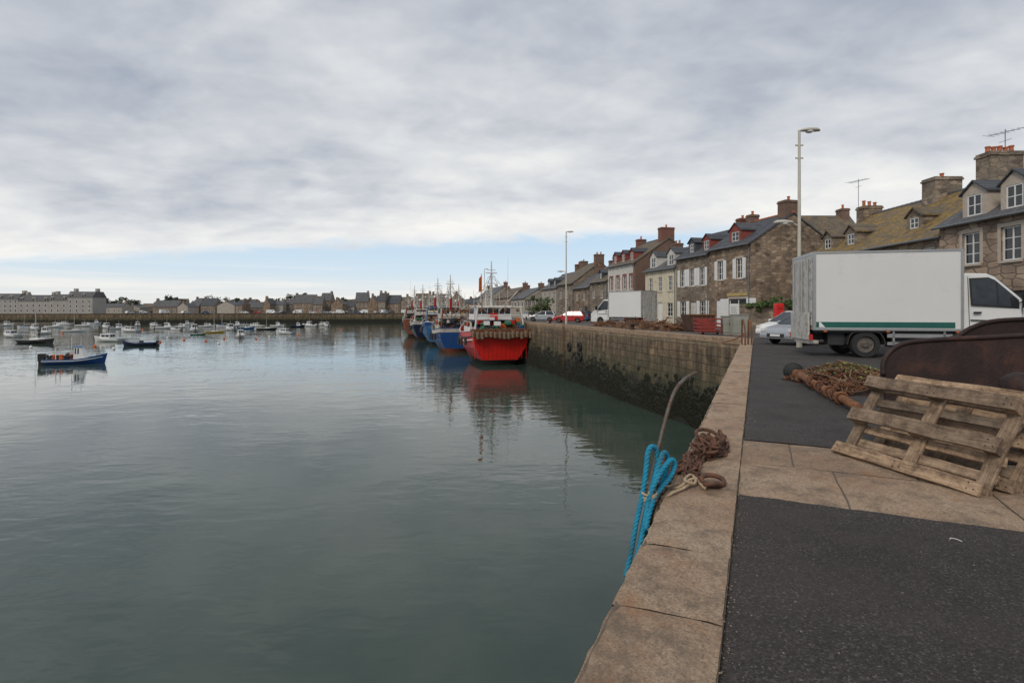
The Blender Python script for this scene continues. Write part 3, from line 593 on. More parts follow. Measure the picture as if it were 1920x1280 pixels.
for i,(px,Y,h,r) in enumerate(((182,345,9,5),(205,380,10,7),(226,380,11,7),(252,385,10,6),(330,385,11,6),(405,400,12,6),(436,390,11,6),(466,380,9,6),(524,390,11,6),(560,420,15,8),(640,380,12,6),(658,375,10,6),(770,385,12,6))):
    tree(fr(px,Y),h,r,'dark tree among the far village houses, %s from the left'%ordn[i],'trees in the far village')
tree(fp(1050)+Vector((-3.5,-6,0)),4.2,1.6,'small round green tree behind the red car','',900,M['leaf'])
def bush(loc,rx,rz,label):
    t=empty('bush',loc,0,label,'bush','bushes along the garden wall'); c=MB(); leafcloud(c,(0,0,rz*.7),rx,rz,900,.09); c.build('foliage',M['leaf'],t)
    k=MB(); 
    for i in range(6): k.tube([(0,0,0),(RN.uniform(-rx,rx)*.4,RN.uniform(-rx,rx)*.3,rz*.8)],.02,4)
    k.build('stem',M['bark'],t)
bush((19.0,40.3,1.7),.8,.35,'leafy green bush on the garden wall beside the brown gable')
bush((20.3,40.2,1.7),1.0,.45,'larger leafy green bush on the garden wall above the parked silver car')
bush((17.9,40.5,1.7),.6,.25,'small sprawling plant on the left end of the garden wall')

# ------------------------------------------------------------------ garden wall, cabinets etc
mb=MB().box(0,8.5,0,.4,-.1,1.85).box(-.05,8.55,-.05,.45,1.85,1.97); o=mb.build('garden_wall',M['stone2']); o.location=(16.6,40.2,0); o.rotation_euler=(0,0,-.03); tag(o,'low rubble stone garden wall behind the grey cabinets','wall')
def cabinet(px0,px1,py0,py1,label,mat):
    p=gnd(px0,py1); q=(px1-px0)/1000*p.y; h=(py1-py0)/1000*p.y
    r=empty('utility_cabinet',p,0,label,'cabinet'); MB().box(0,q,0,.5,.08,h-.06).build('body',mat,r,bevel=.02); MB().box(-.04,q+.04,-.04,.54,h-.06,h).build('lid',mat,r,bevel=.01)
    MB().box(.03,q-.03,.03,.47,0,.08).build('plinth',M['pale'],r)
    d=MB().box(.05,q/2-.01,-.015,0,.14,h-.12).box(q/2+.01,q-.05,-.015,0,.14,h-.12).build('door',mat,r); MB().box(q/2+.05,q/2+.08,-.04,-.015,h*.5,h*.62).build('handle',M['dark'],d)
cabinet(1357,1374,592,627,'narrow grey utility cabinet left of the wider one on the quay',M['cabinet'])
cabinet(1376,1404,589,628,'wide grey utility cabinet beside the quay corner',M['cabinet'])
r=empty('sign',(14.7,35.3,0),0,'small white notice board standing above the grey cabinets','sign'); MB().tube([(0,0,0),(0,0,1.9)],.035,8).build('post',M['alu'],r); MB().box(-.32,.32,-.05,-.035,1.25,1.98).build('panel',M['white'],r)
mb=MB()
for k in range(7): mb.box(-.24,.2-.05*(k%3),-.056,-.051,1.35+k*.075,1.365+k*.075)
mb.build('lettering',M['dark'],r)
r=empty('post_box',(17.6,35.2,0),0,'bright red box standing by the garden wall above the silver car','box'); MB().box(-.28,.28,-.2,.2,.9,2.0).build('body',plain('bright_red',(.6,.02,.02),.4),r,bevel=.05); MB().tube([(0,0,0),(0,0,.9)],.06,8).build('leg',M['dark'],r); MB().box(-.14,.14,-.215,-.2,1.65,1.7).build('slot',M['dark'],r)
p=gnd(1292,622); r=empty('skip',p,.1,'dark rusty open skip on the quay left of the red slatted bin','skip')
def trough(x0,x1,y0,y1,z0,z1,inset,t=.06):
    m=MB(); a=inset
    B=[(x0+a,y0+a*.3,z0),(x1-a,y0+a*.3,z0),(x1-a,y1-a*.3,z0),(x0+a,y1-a*.3,z0)]; T=[(x0,y0,z1),(x1,y0,z1),(x1,y1,z1),(x0,y1,z1)]
    Bi=[(x0+a+t,y0+a*.3+t,z0+t),(x1-a-t,y0+a*.3+t,z0+t),(x1-a-t,y1-a*.3-t,z0+t),(x0+a+t,y1-a*.3-t,z0+t)]; Ti=[(x0+t,y0+t,z1),(x1-t,y0+t,z1),(x1-t,y1-t,z1),(x0+t,y1-t,z1)]
    m.add(B+T+Bi+Ti,[(0,3,2,1)]+[(i,(i+1)%4,4+(i+1)%4,4+i) for i in range(4)]+[(4+i,4+(i+1)%4,12+(i+1)%4,12+i) for i in range(4)]+[(8+i,12+i,12+(i+1)%4,8+(i+1)%4) for i in range(4)]+[(8,9,10,11)])
    return m
M['skipd']=plain('dark_skip_steel',(.08,.04,.03),.8,dirt=(.13,.06,.035),damt=.5,dscale=3)
trough(0,2.0,0,1.5,.05,1.25,.3).build('tub',M['skipd'],r); m=MB()
for i in range(5): m.box(.3+i*.33,.35+i*.33,-.04,.03,.1,1.2)
m.box(-.05,2.05,-.06,0,1.17,1.27); m.build('rib',M['rust'],r)
p=gnd(1314,627); r=empty('waste_bin',p,.05,'red open slatted metal bin between skip and grey cabinets','bin'); MB().box(.03,1.32,.03,1.07,.12,.18).box(.03,1.32,1.02,1.07,.18,.95).build('tub',M['skip'],r)
m=MB()
for x in (0,.44,.88,1.31): m.box(x,x+.05,-.02,.03,.1,1.02)
for z in (.2,.42,.64,.94): m.box(.0,1.36,-.045,-.02,z,z+.09).box(-.03,-.0,0,1.1,z,z+.09).box(1.36,1.39,0,1.1,z,z+.09)
m.build('slatted_side',M['skip'],r)
for x in (.2,1.15): MB().cyl((x,.1,.07),(x,.2,.07),.07,n=10).build('wheel',M['black'],r)
def heap(p,w,d,h,label,rz=0):
    r=empty('fishing_gear_heap',p,rz,label,'fishing gear','heaps of rusty fishing gear on the quay'); m=MB()
    for i in range(60):
        a=Vector((RN.uniform(-w,w)/2,RN.uniform(-d,d)/2,0)); k=max(.1,1-(abs(a.x)/(w/2))**2*.8); a.z=RN.uniform(.03,h*k)
        v=Vector((RN.uniform(-1,1),RN.uniform(-.6,.6),RN.uniform(-.25,.25))).normalized()*RN.uniform(.3,.8); m.tube([a-v,a+v],RN.uniform(.02,.05),5)
    m.build('bar',M['rust'],r)['kind']='stuff'; m=MB()
    for i in range(110):
        a=Vector((RN.uniform(-w,w)/2,RN.uniform(-d,d)/2,0)); k=max(.1,1-(abs(a.x)/(w/2))**2); a.z=RN.uniform(.02,h*k*.9); m.ring(a,(RN.gauss(0,1),RN.gauss(0,1),RN.gauss(0,1)),RN.uniform(.08,.2),.022,8,4)
    m.build('ring',M['gearbrown'],r)['kind']='stuff'
    m=MB(); nx,ny=16,8; vs=[]
    for i in range(nx+1):
        for j in range(ny+1):
            x=-w/2+w*i/nx; y=-d/2+d*j/ny; e=(1-(2*x/w)**2)*(1-(2*y/d)**2); vs.append((x,y,h*.7*max(0,e)**.5*RN.uniform(.5,1.1)))
    m.add(vs,[(i*(ny+1)+j,(i+1)*(ny+1)+j,(i+1)*(ny+1)+j+1,i*(ny+1)+j+1) for i in range(nx) for j in range(ny)]); m.build('netting',M['gearbrown'],r)
heap(gnd(1188,616)+Vector((.3,.5,0)),3.2,1.6,.8,'rusty heap of dredge gear beside the second white truck',-.4)
heap(gnd(1236,618)+Vector((.2,.5,0)),2.8,1.5,.7,'middle rusty heap of dredge gear on the quay edge',-.2)
heap(gnd(1272,620)+Vector((.1,.3,0)),1.8,1.2,.6,'small rusty heap of dredge gear next to the dark skip',.3)
heap(gnd(1150,612)+Vector((-.6,.6,0)),2.2,1.2,.5,'leftmost rusty heap of dredge gear in front of the second white truck',-.9)
r=empty('ladder_handrail',gnd(1397,648),0,'rusty grab rails and chain at the corner of the quay','handrail')
for dx in (0,.28):
    MB().tube(catmull([(dx,0,-.3),(dx,0,.6),(dx+.05,.25,1.0),(dx+.1,.5,1.1),(dx+.12,.6,.6),(dx+.12,.6,0)],4),.035,8).build('rail',M['rust'],r)
MB().tube(catmull([(0,0,.55),(-.35,.3,.25),(-.7,.7,.1)],5),.03,6).build('chain',M['rust'],r)

# ------------------------------------------------------------------ street lamps
def lamp(loc,h,label,arm2=None,k=1.0):
    r=empty('street_lamp',loc,0,label,'street lamp','street lamps along the quay')
    MB().tube([(0,0,0),(0,0,.9),(0,0,.92),(0,0,h)],[.11*k,.11*k,.08*k,.05*k],12).build('pole',M['lamp'],r)
    MB().tube(catmull([(0,0,h-.3),(.02,0,h-.05),(.18,0,h+.02),(.4,0,h)],4),.035*k,8).build('arm',M['lamp'],r)
    def head(x,z,s):
        m=MB(); n=10; pr=[(-.42,.0,.02),(-.3,.09,.12),(0,.15,.17),(.3,.13,.15),(.42,.05,.06)]
        vs=[]
        for (xx,zz,ww) in pr:
            for j in range(n):
                b=2*math.pi*j/n; vs.append((x+s*xx,ww*math.cos(b),z+(zz*.75 if math.sin(b)>0 else .05)*math.sin(b)))
        m.add(vs,[(i*n+j,i*n+(j+1)%n,(i+1)*n+(j+1)%n,(i+1)*n+j) for i in range(len(pr)-1) for j in range(n)]+[tuple(range(n)),tuple((len(pr)-1)*n+j for j in range(n))]); m.build('lamp_head',M['lamp'],r,True)
        MB().ball((x,0,z-.05),.16,10,5,.4).build('lens',M['light'],r)
    head(.42,h,1)
    for z in (h-.62,h-1.15): MB().box(-.16,.16,-.03,.03,z-.025,z+.025).build('bracket',M['lamp'],r)
    if arm2:
        z=arm2; MB().tube([(0,0,z-.15),(-.35,0,z),(-.6,0,z)],.03*k,6).build('arm',M['lamp'],r); head(-.62,z,-1)
    return r
LA=lamp((11.85,22,0),8.95,'tall cream street lamp with two heads rising behind the box truck',5.15)
LB=lamp((6.3,62,0),10.7,'slim street lamp by the red car in the middle of the quay',6.1,1.2)
copy_tree(LB,WS(90,2.2),0,'distant street lamp rising beyond the red trawler mast')
copy_tree(LB,WS(165,2.5),0,'far street lamp beyond the moored trawler masts')

# ------------------------------------------------------------------ vehicles
def wheel(par,x,y,r,w,side,name='wheel'):
    o=MB(); n=24
    prof=[(r*.62,-w/2),(r*.93,-w/2),(r,-w*.3),(r,w*.3),(r*.93,w/2),(r*.62,w/2)]
    vs=[]
    for (rr,yy) in prof:
        for j in range(n): b=2*math.pi*j/n; vs.append((x+rr*math.cos(b),y+yy,r+rr*math.sin(b)))
    k=len(prof); fs=[(i*n+j,i*n+(j+1)%n,((i+1)%k)*n+(j+1)%n,((i+1)%k)*n+j) for i in range(k) for j in range(n)]
    t=o.add(vs,fs).build(name,M['black'],par,False)
    m=MB(); ys=y+side*w*.22
    m.tube([(x,y-side*w*.4,r),(x,ys-side*.06,r),(x,ys,r),(x,ys+side*.001,r),(x,ys+side*.05,r)],[r*.6,r*.6,r*.61,r*.3,r*.22],20)
    for j in range(8): b=j*math.pi/4; m.tube([(x+r*.14*math.cos(b),ys+side*.03,r+r*.14*math.sin(b)),(x+r*.14*math.cos(b),ys+side*.07,r+r*.14*math.sin(b))],.02,5)
    m.ring((x,ys,r),(0,1,0),r*.58,r*.05,20,5)
    m.build('rim',M['rimg'],t,False); return t
def arcpts(xc,r,z0,n=9): return [(xc+r*math.cos(math.pi*i/n),z0+r*math.sin(math.pi*i/n)) for i in range(n+1)]
def truck(loc,rz,label):
    r=empty('box_truck',loc,rz,label,'truck'); BL=4.2; Wd=2.2; zb=.88; zt=3.42
    b=MB().box(0,BL,0,Wd,zb,zt).build('cargo_box',M['truckw'],r,bevel=.03)
    m=MB()
    for y,s in ((0,-1),(Wd,1)):
        ya,yb=(y-.02,y+.0) if s<0 else (y,y+.02)
        m.box(0.0,BL,ya,yb,zt-.07,zt-.005).box(0,BL,ya,yb,zb,zb+.07).box(-.01,.07,ya,yb,zb+.07,zt-.07).box(BL-.07,BL+.01,ya,yb,zb+.07,zt-.07)
    m.box(-.02,0,0,Wd,zt-.1,zt).box(-.02,0,0,.08,zb,zt-.1).box(-.02,0,Wd-.08,Wd,zb,zt-.1); m.build('box_frame',M['alu'],b)
    m=MB().box(-.035,-.0,.1,Wd/2-.01,zb+.15,zt-.12).box(-.035,-0.,Wd/2+.01,Wd-.1,zb+.15,zt-.12).build('rear_door',M['truckrib'],r)
    h=MB()
    for y in (.35,.95,1.25,1.85): h.tube([(-.06,y,zb+.2),(-.06,y,zt-.2)],.018,6)
    for y in (.12,2.08):
        for z in (1.3,1.9,2.5,3.1): h.box(-.06,-.035,y-.03,y+.1,z,z+.07)
    h.build('handle',M['alu'],m)
    for y,s in ((0,-1),(Wd,1)):
        ya,yb=(y-.012,y) if s<0 else (y,y+.012)
        st=MB().box(.08,BL-.22,ya,yb,zb+.09,zb+.27).build('stripe',M['green'],r)
        MB().hexa([(.16,ya-.004,zb+.10),(.34,ya-.004,zb+.10),(.34,yb+.004,zb+.10),(.16,yb+.004,zb+.10),(.16,ya-.004,zb+.26),(.2,ya-.004,zb+.26),(.2,yb+.004,zb+.26),(.16,yb+.004,zb+.26)]).build('stripe_mark',M['white'],st)
        g=MB(); yy=y-s*.08
        g.box(2.15,3.95,yy-.02,yy+.02,.66,.78).box(2.15,3.95,yy-.02,yy+.02,.42,.52).box(2.3,2.36,yy-.02,yy+.02,.42,zb).box(3.7,3.76,yy-.02,yy+.02,.42,zb); g.build('side_guard',M['alu'],r)
        for x in (.3,2.1,4.0): MB().box(x,x+.09,ya-.01,yb+.01,zb-.05,zb-.01).build('side_light',M['orange'],r)
        g=MB(); pts=[(1.54+.56*math.cos(a),.43+.56*math.sin(a)) for a in [math.pi*i/12 for i in range(13)]]
        pi_=[(1.54+.52*math.cos(a),.43+.52*math.sin(a)) for a in [math.pi*i/12 for i in range(13)]]
        y0,y1=(y+.02,y+.42) if s<0 else (y-.42,y-.02)
        for i in range(12):
            (a1,b1),(a2,b2),(c1,d1),(c2,d2)=pts[i],pts[i+1],pi_[i],pi_[i+1]
            g.hexa([(a1,y0,min(b1,.84)),(a2,y0,min(b2,.84)),(a2,y1,min(b2,.84)),(a1,y1,min(b1,.84)),(c1,y0,min(d1,.82)),(c2,y0,min(d2,.82)),(c2,y1,min(d2,.82)),(c1,y1,min(d1,.82))])
        g.build('mudguard',M['black'],r)
        wheel(r,1.54,y-s*.2,.43,.3,s); wheel(r,5.45,y-s*.22,.4,.24,s)
    MB().box(.1,6.2,.65,.8,.55,.8).box(.1,6.2,1.4,1.55,.55,.8).box(.05,4.15,.1,2.1,.8,.87).tube([(1.54,.15,.43),(1.54,2.05,.43)],.07,8).tube([(5.45,.15,.4),(5.45,2.05,.4)],.05,8).box(2.3,3.2,.2,.6,.35,.7).box(.5,1.0,.25,.6,.4,.78).build('chassis',M['dark'],r)
    MB().box(-.12,-.065,.15,2.05,.55,1.45).box(-.065,-.036,.5,.62,.5,.62).box(-.065,-.036,1.6,1.72,.5,.62).box(-.06,.25,.3,1.9,.42,.54).build('tail_lift',M['truckrib'],r,bevel=.01)
    MB().box(-.1,-.03,-.03,.3,.55,.74).build('tail_light',M['redl'],r); MB().box(-.1,-.03,1.9,2.23,.55,.74).build('tail_light',M['redl'],r)
    y0,y1=.1,2.1
    prof=[(4.26,.62),(4.26,2.62),(4.4,2.68),(4.95,2.66),(5.15,2.56),(5.85,1.82),(6.1,1.62),(6.55,1.42),(6.72,1.2),(6.78,.8),(6.78,.42),(6.0,.4)]+[(5.45+.5*math.cos(math.pi*i/8),.42+.5*math.sin(math.pi*i/8)) for i in range(9)]+[(4.85,.4),(4.7,.5)]
    cab=MB(); n=len(prof)
    ins=lambda z: 0 if z<1.65 else (z-1.65)*.13
    A=[(x,y0+ins(z),z) for x,z in prof]; B=[(x,y1-ins(z),z) for x,z in prof]
    cab.add(A+B,[tuple(range(n)),tuple(range(2*n-1,n-1,-1))]+[(i,i+n,(i+1)%n+n,(i+1)%n) for i in range(n)])
    cab.build('cab',M['truckw'],r,bevel=.04,seg=3)
    def side(poly,s,off,nme,mat,par,th=.006):
        f=lambda x,z,o:(x,(y0+ins(z)-o) if s<0 else (y1-ins(z)+o),z)
        m=MB(); k=len(poly); m.add([f(x,z,off) for x,z in poly]+[f(x,z,off+th) for x,z in poly],[tuple(range(k)),tuple(range(2*k-1,k-1,-1))]+[(i,i+k,(i+1)%k+k,(i+1)%k) for i in range(k)]); return m.build(nme,mat,par)
    wp=[(4.5,1.72),(4.5,2.48),(4.98,2.5),(5.14,2.42),(5.68,1.86),(5.68,1.62)]
    cx=sum(p[0] for p in wp)/6; cz=sum(p[1] for p in wp)/6
    for s in (-1,1):
        side([(cx+(x-cx)*1.07,cz+(z-cz)*1.1) for x,z in wp],s,.001,'window_seal',M['black'],r)
        side(wp,s,.008,'side_window',M['glass'],r); side([(5.16,1.7),(5.16,2.42),(5.19,2.39),(5.19,1.7)],s,.016,'window_divider',M['black'],r)
        for poly in ([(4.42,.62),(4.42,2.56),(4.435,2.56),(4.435,.62)],[(5.78,.95),(5.78,1.62),(5.795,1.62),(5.795,.95)],[(4.42,.62),(4.42,.635),(4.9,.635),(4.9,.62)],[(4.44,1.2),(4.44,1.24),(5.76,1.2),(5.76,1.16)]): side(poly,s,.001,'door_seam',M['dark'],r)
        side([(4.52,1.42),(4.52,1.48),(4.72,1.48),(4.72,1.42)],s,.004,'door_handle',M['black'],r,.03)
        yy=y0-.02 if s<0 else y1+.02
        MB().tube([(5.7,yy,1.75),(5.75,yy+s*.2,1.8)],.02,6).box(5.7,5.8,min(yy+s*.12,yy+s*.32),max(yy+s*.12,yy+s*.32),1.6,2.02).build('mirror',M['black'],r,bevel=.02)
        MB().box(6.62,6.8,(y0+.02 if s<0 else y1-.42),(y0+.42 if s<0 else y1-.02),.95,1.25).build('headlight',M['light'],r,bevel=.03)
    k=.022; MB().hexa([(5.2+k,.3,2.5),(5.86+k,.2,1.82),(5.86+k,2.0,1.82),(5.2+k,1.9,2.5),(5.2+k+.02,.3,2.52),(5.86+k+.02,.2,1.84),(5.86+k+.02,2.0,1.84),(5.2+k+.02,1.9,2.52)]).build('windscreen',M['glass'],r)
    MB().box(6.6,6.86,.12,2.08,.4,.85).build('bumper',M['black'],r,bevel=.04)
    return r
T1=truck((9.78,17.3,0),math.atan2(-.214,.977),'large white box truck with green stripe parked side-on at the right of the quay')
T2=copy_tree(T1,(13.85,51.0,0),math.atan2(.809,-.588),'smaller looking white box truck without stripe standing before the cream house',skip=('stripe',))
def car(L_,H,mat,name='parked_car'):
    r=empty(name,(0,0,0)); Wd=.88; wr=.31; x1=.8; x2=L_-.85
    prof=[(0,.35),(.02,.62),(.05,.82),(.18,.93),(L_*.52,.95),(L_*.70,.93),(L_-.35,.76),(L_-.08,.62),(L_,.42),(L_-.02,.26)]
    prof+=arcpts(x2,.37,.24)+arcpts(x1,.37,.24)+[(.05,.26)]
    MB().prism(prof,-Wd,Wd,'y').build('body',mat,r,bevel=.05,seg=2)
    MB().hexa([(.1,-.83,.92),(L_*.74,-.83,.92),(L_*.74,.83,.92),(.1,.83,.92),(.45,-.62,H-.04),(L_*.5,-.62,H-.04),(L_*.5,.62,H-.04),(.45,.62,H-.04)]).build('window',M['glass'],r)
    MB().hexa([(.4,-.64,H-.05),(L_*.51,-.64,H-.05),(L_*.51,.64,H-.05),(.4,.64,H-.05),(.5,-.56,H),(L_*.48,-.56,H),(L_*.48,.56,H),(.5,.56,H)]).build('roof',mat,r,bevel=.02)
    for s in (-1,1):
        for (xa,xb) in ((.06,.42),(L_*.34,L_*.34),(L_*.74,L_*.5)):
            MB().hexa([(xa-.04,s*.835,.92),(xa+.05,s*.835,.92),(xa+.05,s*.85,.92),(xa-.04,s*.85,.92),(xb-.03,s*.625,H-.04),(xb+.05,s*.625,H-.04),(xb+.05,s*.64,H-.04),(xb-.03,s*.64,H-.04)]).build('pillar',mat,r)
    for s in (-1,1):
        wheel(r,x1,s*.76,wr,.2,s,'wheel'); wheel(r,x2,s*.76,wr,.2,s,'wheel')
        MB().box(L_-.3,L_-.03,s*.83-.2*(s>0)-.0,s*.83+.2*(s<0),.58,.72).build('headlight',M['light'],r,bevel=.02)
        MB().box(-.01,.1,s*.85-.18*(s>0),s*.85+.18*(s<0),.66,.86).build('tail_light',M['redl'],r,bevel=.02)
        MB().box(L_*.66,L_*.7,min(s*.86,s*1.02),max(s*.86,s*1.02),.93,1.06).build('mirror',mat,r,bevel=.02)
        MB().box(L_*.34,L_*.345,min(s*.878,s*.884),max(s*.878,s*.884),.35,.92).box(L_*.62,L_*.625,min(s*.878,s*.884),max(s*.878,s*.884),.35,.92).build('door_seam',M['dark'],r)
    MB().box(L_-.1,L_+.01,-.45,.45,.34,.5).build('grille',M['dark'],r); MB().box(L_+.005,L_+.02,-.26,.26,.38,.48).build('number_plate',M['white'],r); MB().box(-.02,.03,-.26,.26,.5,.6).build('number_plate',M['white'],r)
    return r
gc='cars parked along the quay'
cr=car(4.1,1.5,M['carred']); tag(cr,'red hatchback parked beyond the slim street lamp','car',gc); cr.location=(9.4,69,0); cr.rotation_euler=(0,0,2.85)
cs=car(4.2,1.5,M['carsil']); tag(cs,'silver car parked half behind the rear of the big truck','car',gc); cs.location=(15.55,25.2,0); cs.rotation_euler=(0,0,rad(202))
copy_tree(cr,(17.6,30.6,0),rad(205),'white car half hidden behind the silver car',swap={M['carred']:M['white']})
copy_tree(cr,(6.4,78,0),2.95,'grey car parked left of the red hatchback',swap={M['carred']:M['carsil']})
copy_tree(cr,(6.2,88,0),2.2,'dark car seen behind the grey car on the quay',swap={M['carred']:M['carblk']})
copy_tree(cr,(11.5,78,0),2.6,'dark blue car in front of the low stone houses',swap={M['carred']:M['carblue']})
copy_tree(cr,(3.6,94,0),1.9,'white car parked above the red trawler wheelhouse',swap={M['carred']:M['white']})
cols=['white','carsil','carblk','white','carblue','white','carred','carsil']
def farcar(mat,van):
    r=empty('parked_van' if van else 'parked_car',(0,0,0)); 
    if van: pr=[(0,.3),(0,2.3),(3.8,2.35),(4.5,1.5),(5.2,1.2),(5.2,.3)]; L_=5.2
    else: pr=[(0,.3),(.05,.9),(.5,1.5),(2.3,1.5),(3,.95),(4.2,.75),(4.2,.3)]; L_=4.2
    MB().prism(pr,-.9,.9).build('body',mat,r,bevel=.08); z=1.5 if van else .95
    MB().box(3.1 if van else .5,4.1 if van else 2.5,-.93,.93,z,z+.45).build('window',M['glass'],r)
    for x in (.8,L_-.9): MB().cyl((x,-.92,.32),(x,.92,.32),.32,n=10).build('wheel',M['black'],r)
    return r
protos={}
i=0
for px in [236,262,300,341,392,452,476,500,512,525,538,552,566,580,594,606,618,630,640,652,664,678,690,703,716,728,740,752]:
    van=(i%5==2) or px in (716,); cn=cols[i%8] if not van else 'white'
    Y=341.; X=(px-960)/1000*Y; t=(X-farA.x)/(farB.x-farA.x); Yw=farA.y+(farB.y-farA.y)*t; Y=Yw+4+RN.uniform(0,3); X=(px-960)/1000*Y
    lab='%s %s on the far quay, %s from the left of the distant parked row'%({'white':'white','carsil':'silver','carblk':'dark','carblue':'blue','carred':'red'}[cn],'van' if van else 'car',ordn[i])
    key=(cn,van)
    if key not in protos:
        o=farcar(M[cn],van); protos[key]=o; o.location=(X,Y,0); o.rotation_euler=(0,0,RN.choice([.2,3.3,1.2,.1])); tag(o,lab,'van' if van else 'car','vehicles parked on the far quay')
    else: copy_tree(protos[key],(X,Y,0),RN.choice([.2,3.3,1.2,.1]),lab)
    i+=1

# ------------------------------------------------------------------ boats
def hullfn(L_,B,fs,fm,fb,draft,fine=2.2,tw=.92):
    def hb(t): 
        k=tw+(1-tw)*min(1,t/.35); return B/2*k*(1 if t<.5 else max(0.012,1-((t-.5)/.5)**fine))
    def sh(t): return fm+(fs-fm)*max(0,(1-t/.5))**1.5+(fb-fm)*max(0,(t-.45)/.55)**1.8
    return hb,sh
def hullband(f,L_,hb,sh,z0f,z1f,n=22,rows=4,transom=True,rake=.06,draft=1.0,flare=.12):
    vs=[]
    for i in range(n+1):
        t=i/n
        for side_ in (1,-1):
            for k in range(rows+1):
                q=k/rows; z=z0f(t)+(z1f(t)-z0f(t))*q; top=sh(t); u=(z+draft)/(top+draft); u=max(0,min(1.02,u))
                w=hb(t)*(min(1,(u*1.5)**.45) if u<.67 else 1)*(1-flare*(1-u)*(1 if t<.5 else 1+2.2*(t-.5)*2))
                x=t*L_*(1)+ (rake*L_*(u-.5))*(t**3)+(-.06*L_*(u-.6))*((1-t)**6)
                vs.append((x,side_*max(w,.01),z))
    R_=rows+1; W2=2*R_
    for i in range(n):
        for s in (0,1):
            for k in range(rows): a=i*W2+s*R_+k; f.f.append(tuple(len(f.v)+j for j in (a,a+W2,a+W2+1,a+1)))
    if transom:
        for k in range(rows): f.f.append(tuple(len(f.v)+j for j in (k,k+1,R_+k+1,R_+k)))
    f.v+=vs; return f
def deckmesh(f,L_,hb,z,n=20,k=.95,x1=1.0):
    vs=[]
    for i in range(n+1):
        t=i/n*x1; vs+= [(t*L_,hb(t)*k,z(t)),(t*L_,-hb(t)*k,z(t))]
    return f.add(vs,[(2*i,2*i+2,2*i+3,2*i+1) for i in range(n)])
def boxhouse(par,x0,x1,w0,w1,z0,z1,mat,name='wheelhouse',wins=True,rake=.25,wz=.55,roof=None):
    o=MB().hexa([(x0,-w0,z0),(x1,-w0,z0),(x1,w0,z0),(x0,w0,z0),(x0+.05,-w1,z1),(x1-rake,-w1,z1),(x1-rake,w1,z1),(x0+.05,w1,z1)]).build(name,mat,par,bevel=.05)
    MB().hexa([(x0-.15,-w1-.12,z1),(x1-rake+.2,-w1-.12,z1),(x1-rake+.2,w1+.12,z1),(x0-.15,w1+.12,z1),(x0-.1,-w1-.06,z1+.1),(x1-rake+.12,-w1-.06,z1+.1),(x1-rake+.12,w1+.06,z1+.1),(x0-.1,w1+.06,z1+.1)]).build('wheelhouse_roof',roof or mat,o)
    if wins:
        h=z1-z0; za=z0+h*wz; zc=z1-h*.1
        lerp=lambda z:(w0+(w1-w0)*(z-z0)/h)
        for s in (-1,1):
            n=max(2,int((x1-x0)/1.1))
            for i in range(n):
                a=x0+.15+(x1-x0-rake-.2)*i/n; b=a+(x1-x0-rake-.2)/n-.15
                MB().hexa([(a,s*lerp(za),za),(b,s*lerp(za),za),(b,s*(lerp(za)+.02),za),(a,s*(lerp(za)+.02),za),(a,s*lerp(zc),zc),(b,s*lerp(zc),zc),(b,s*(lerp(zc)+.02),zc),(a,s*(lerp(zc)+.02),zc)]).build('window',M['glass'],o)
        n=max(2,int(w1*2/.8))
        for i in range(n):
            a=-w1+.1+(2*w1-.2)*i/n; b=a+(2*w1-.2)/n-.12
            MB().box(x0-.02,x0+.04,a,b,za,zc).build('window',M['glass'],o)
    return o
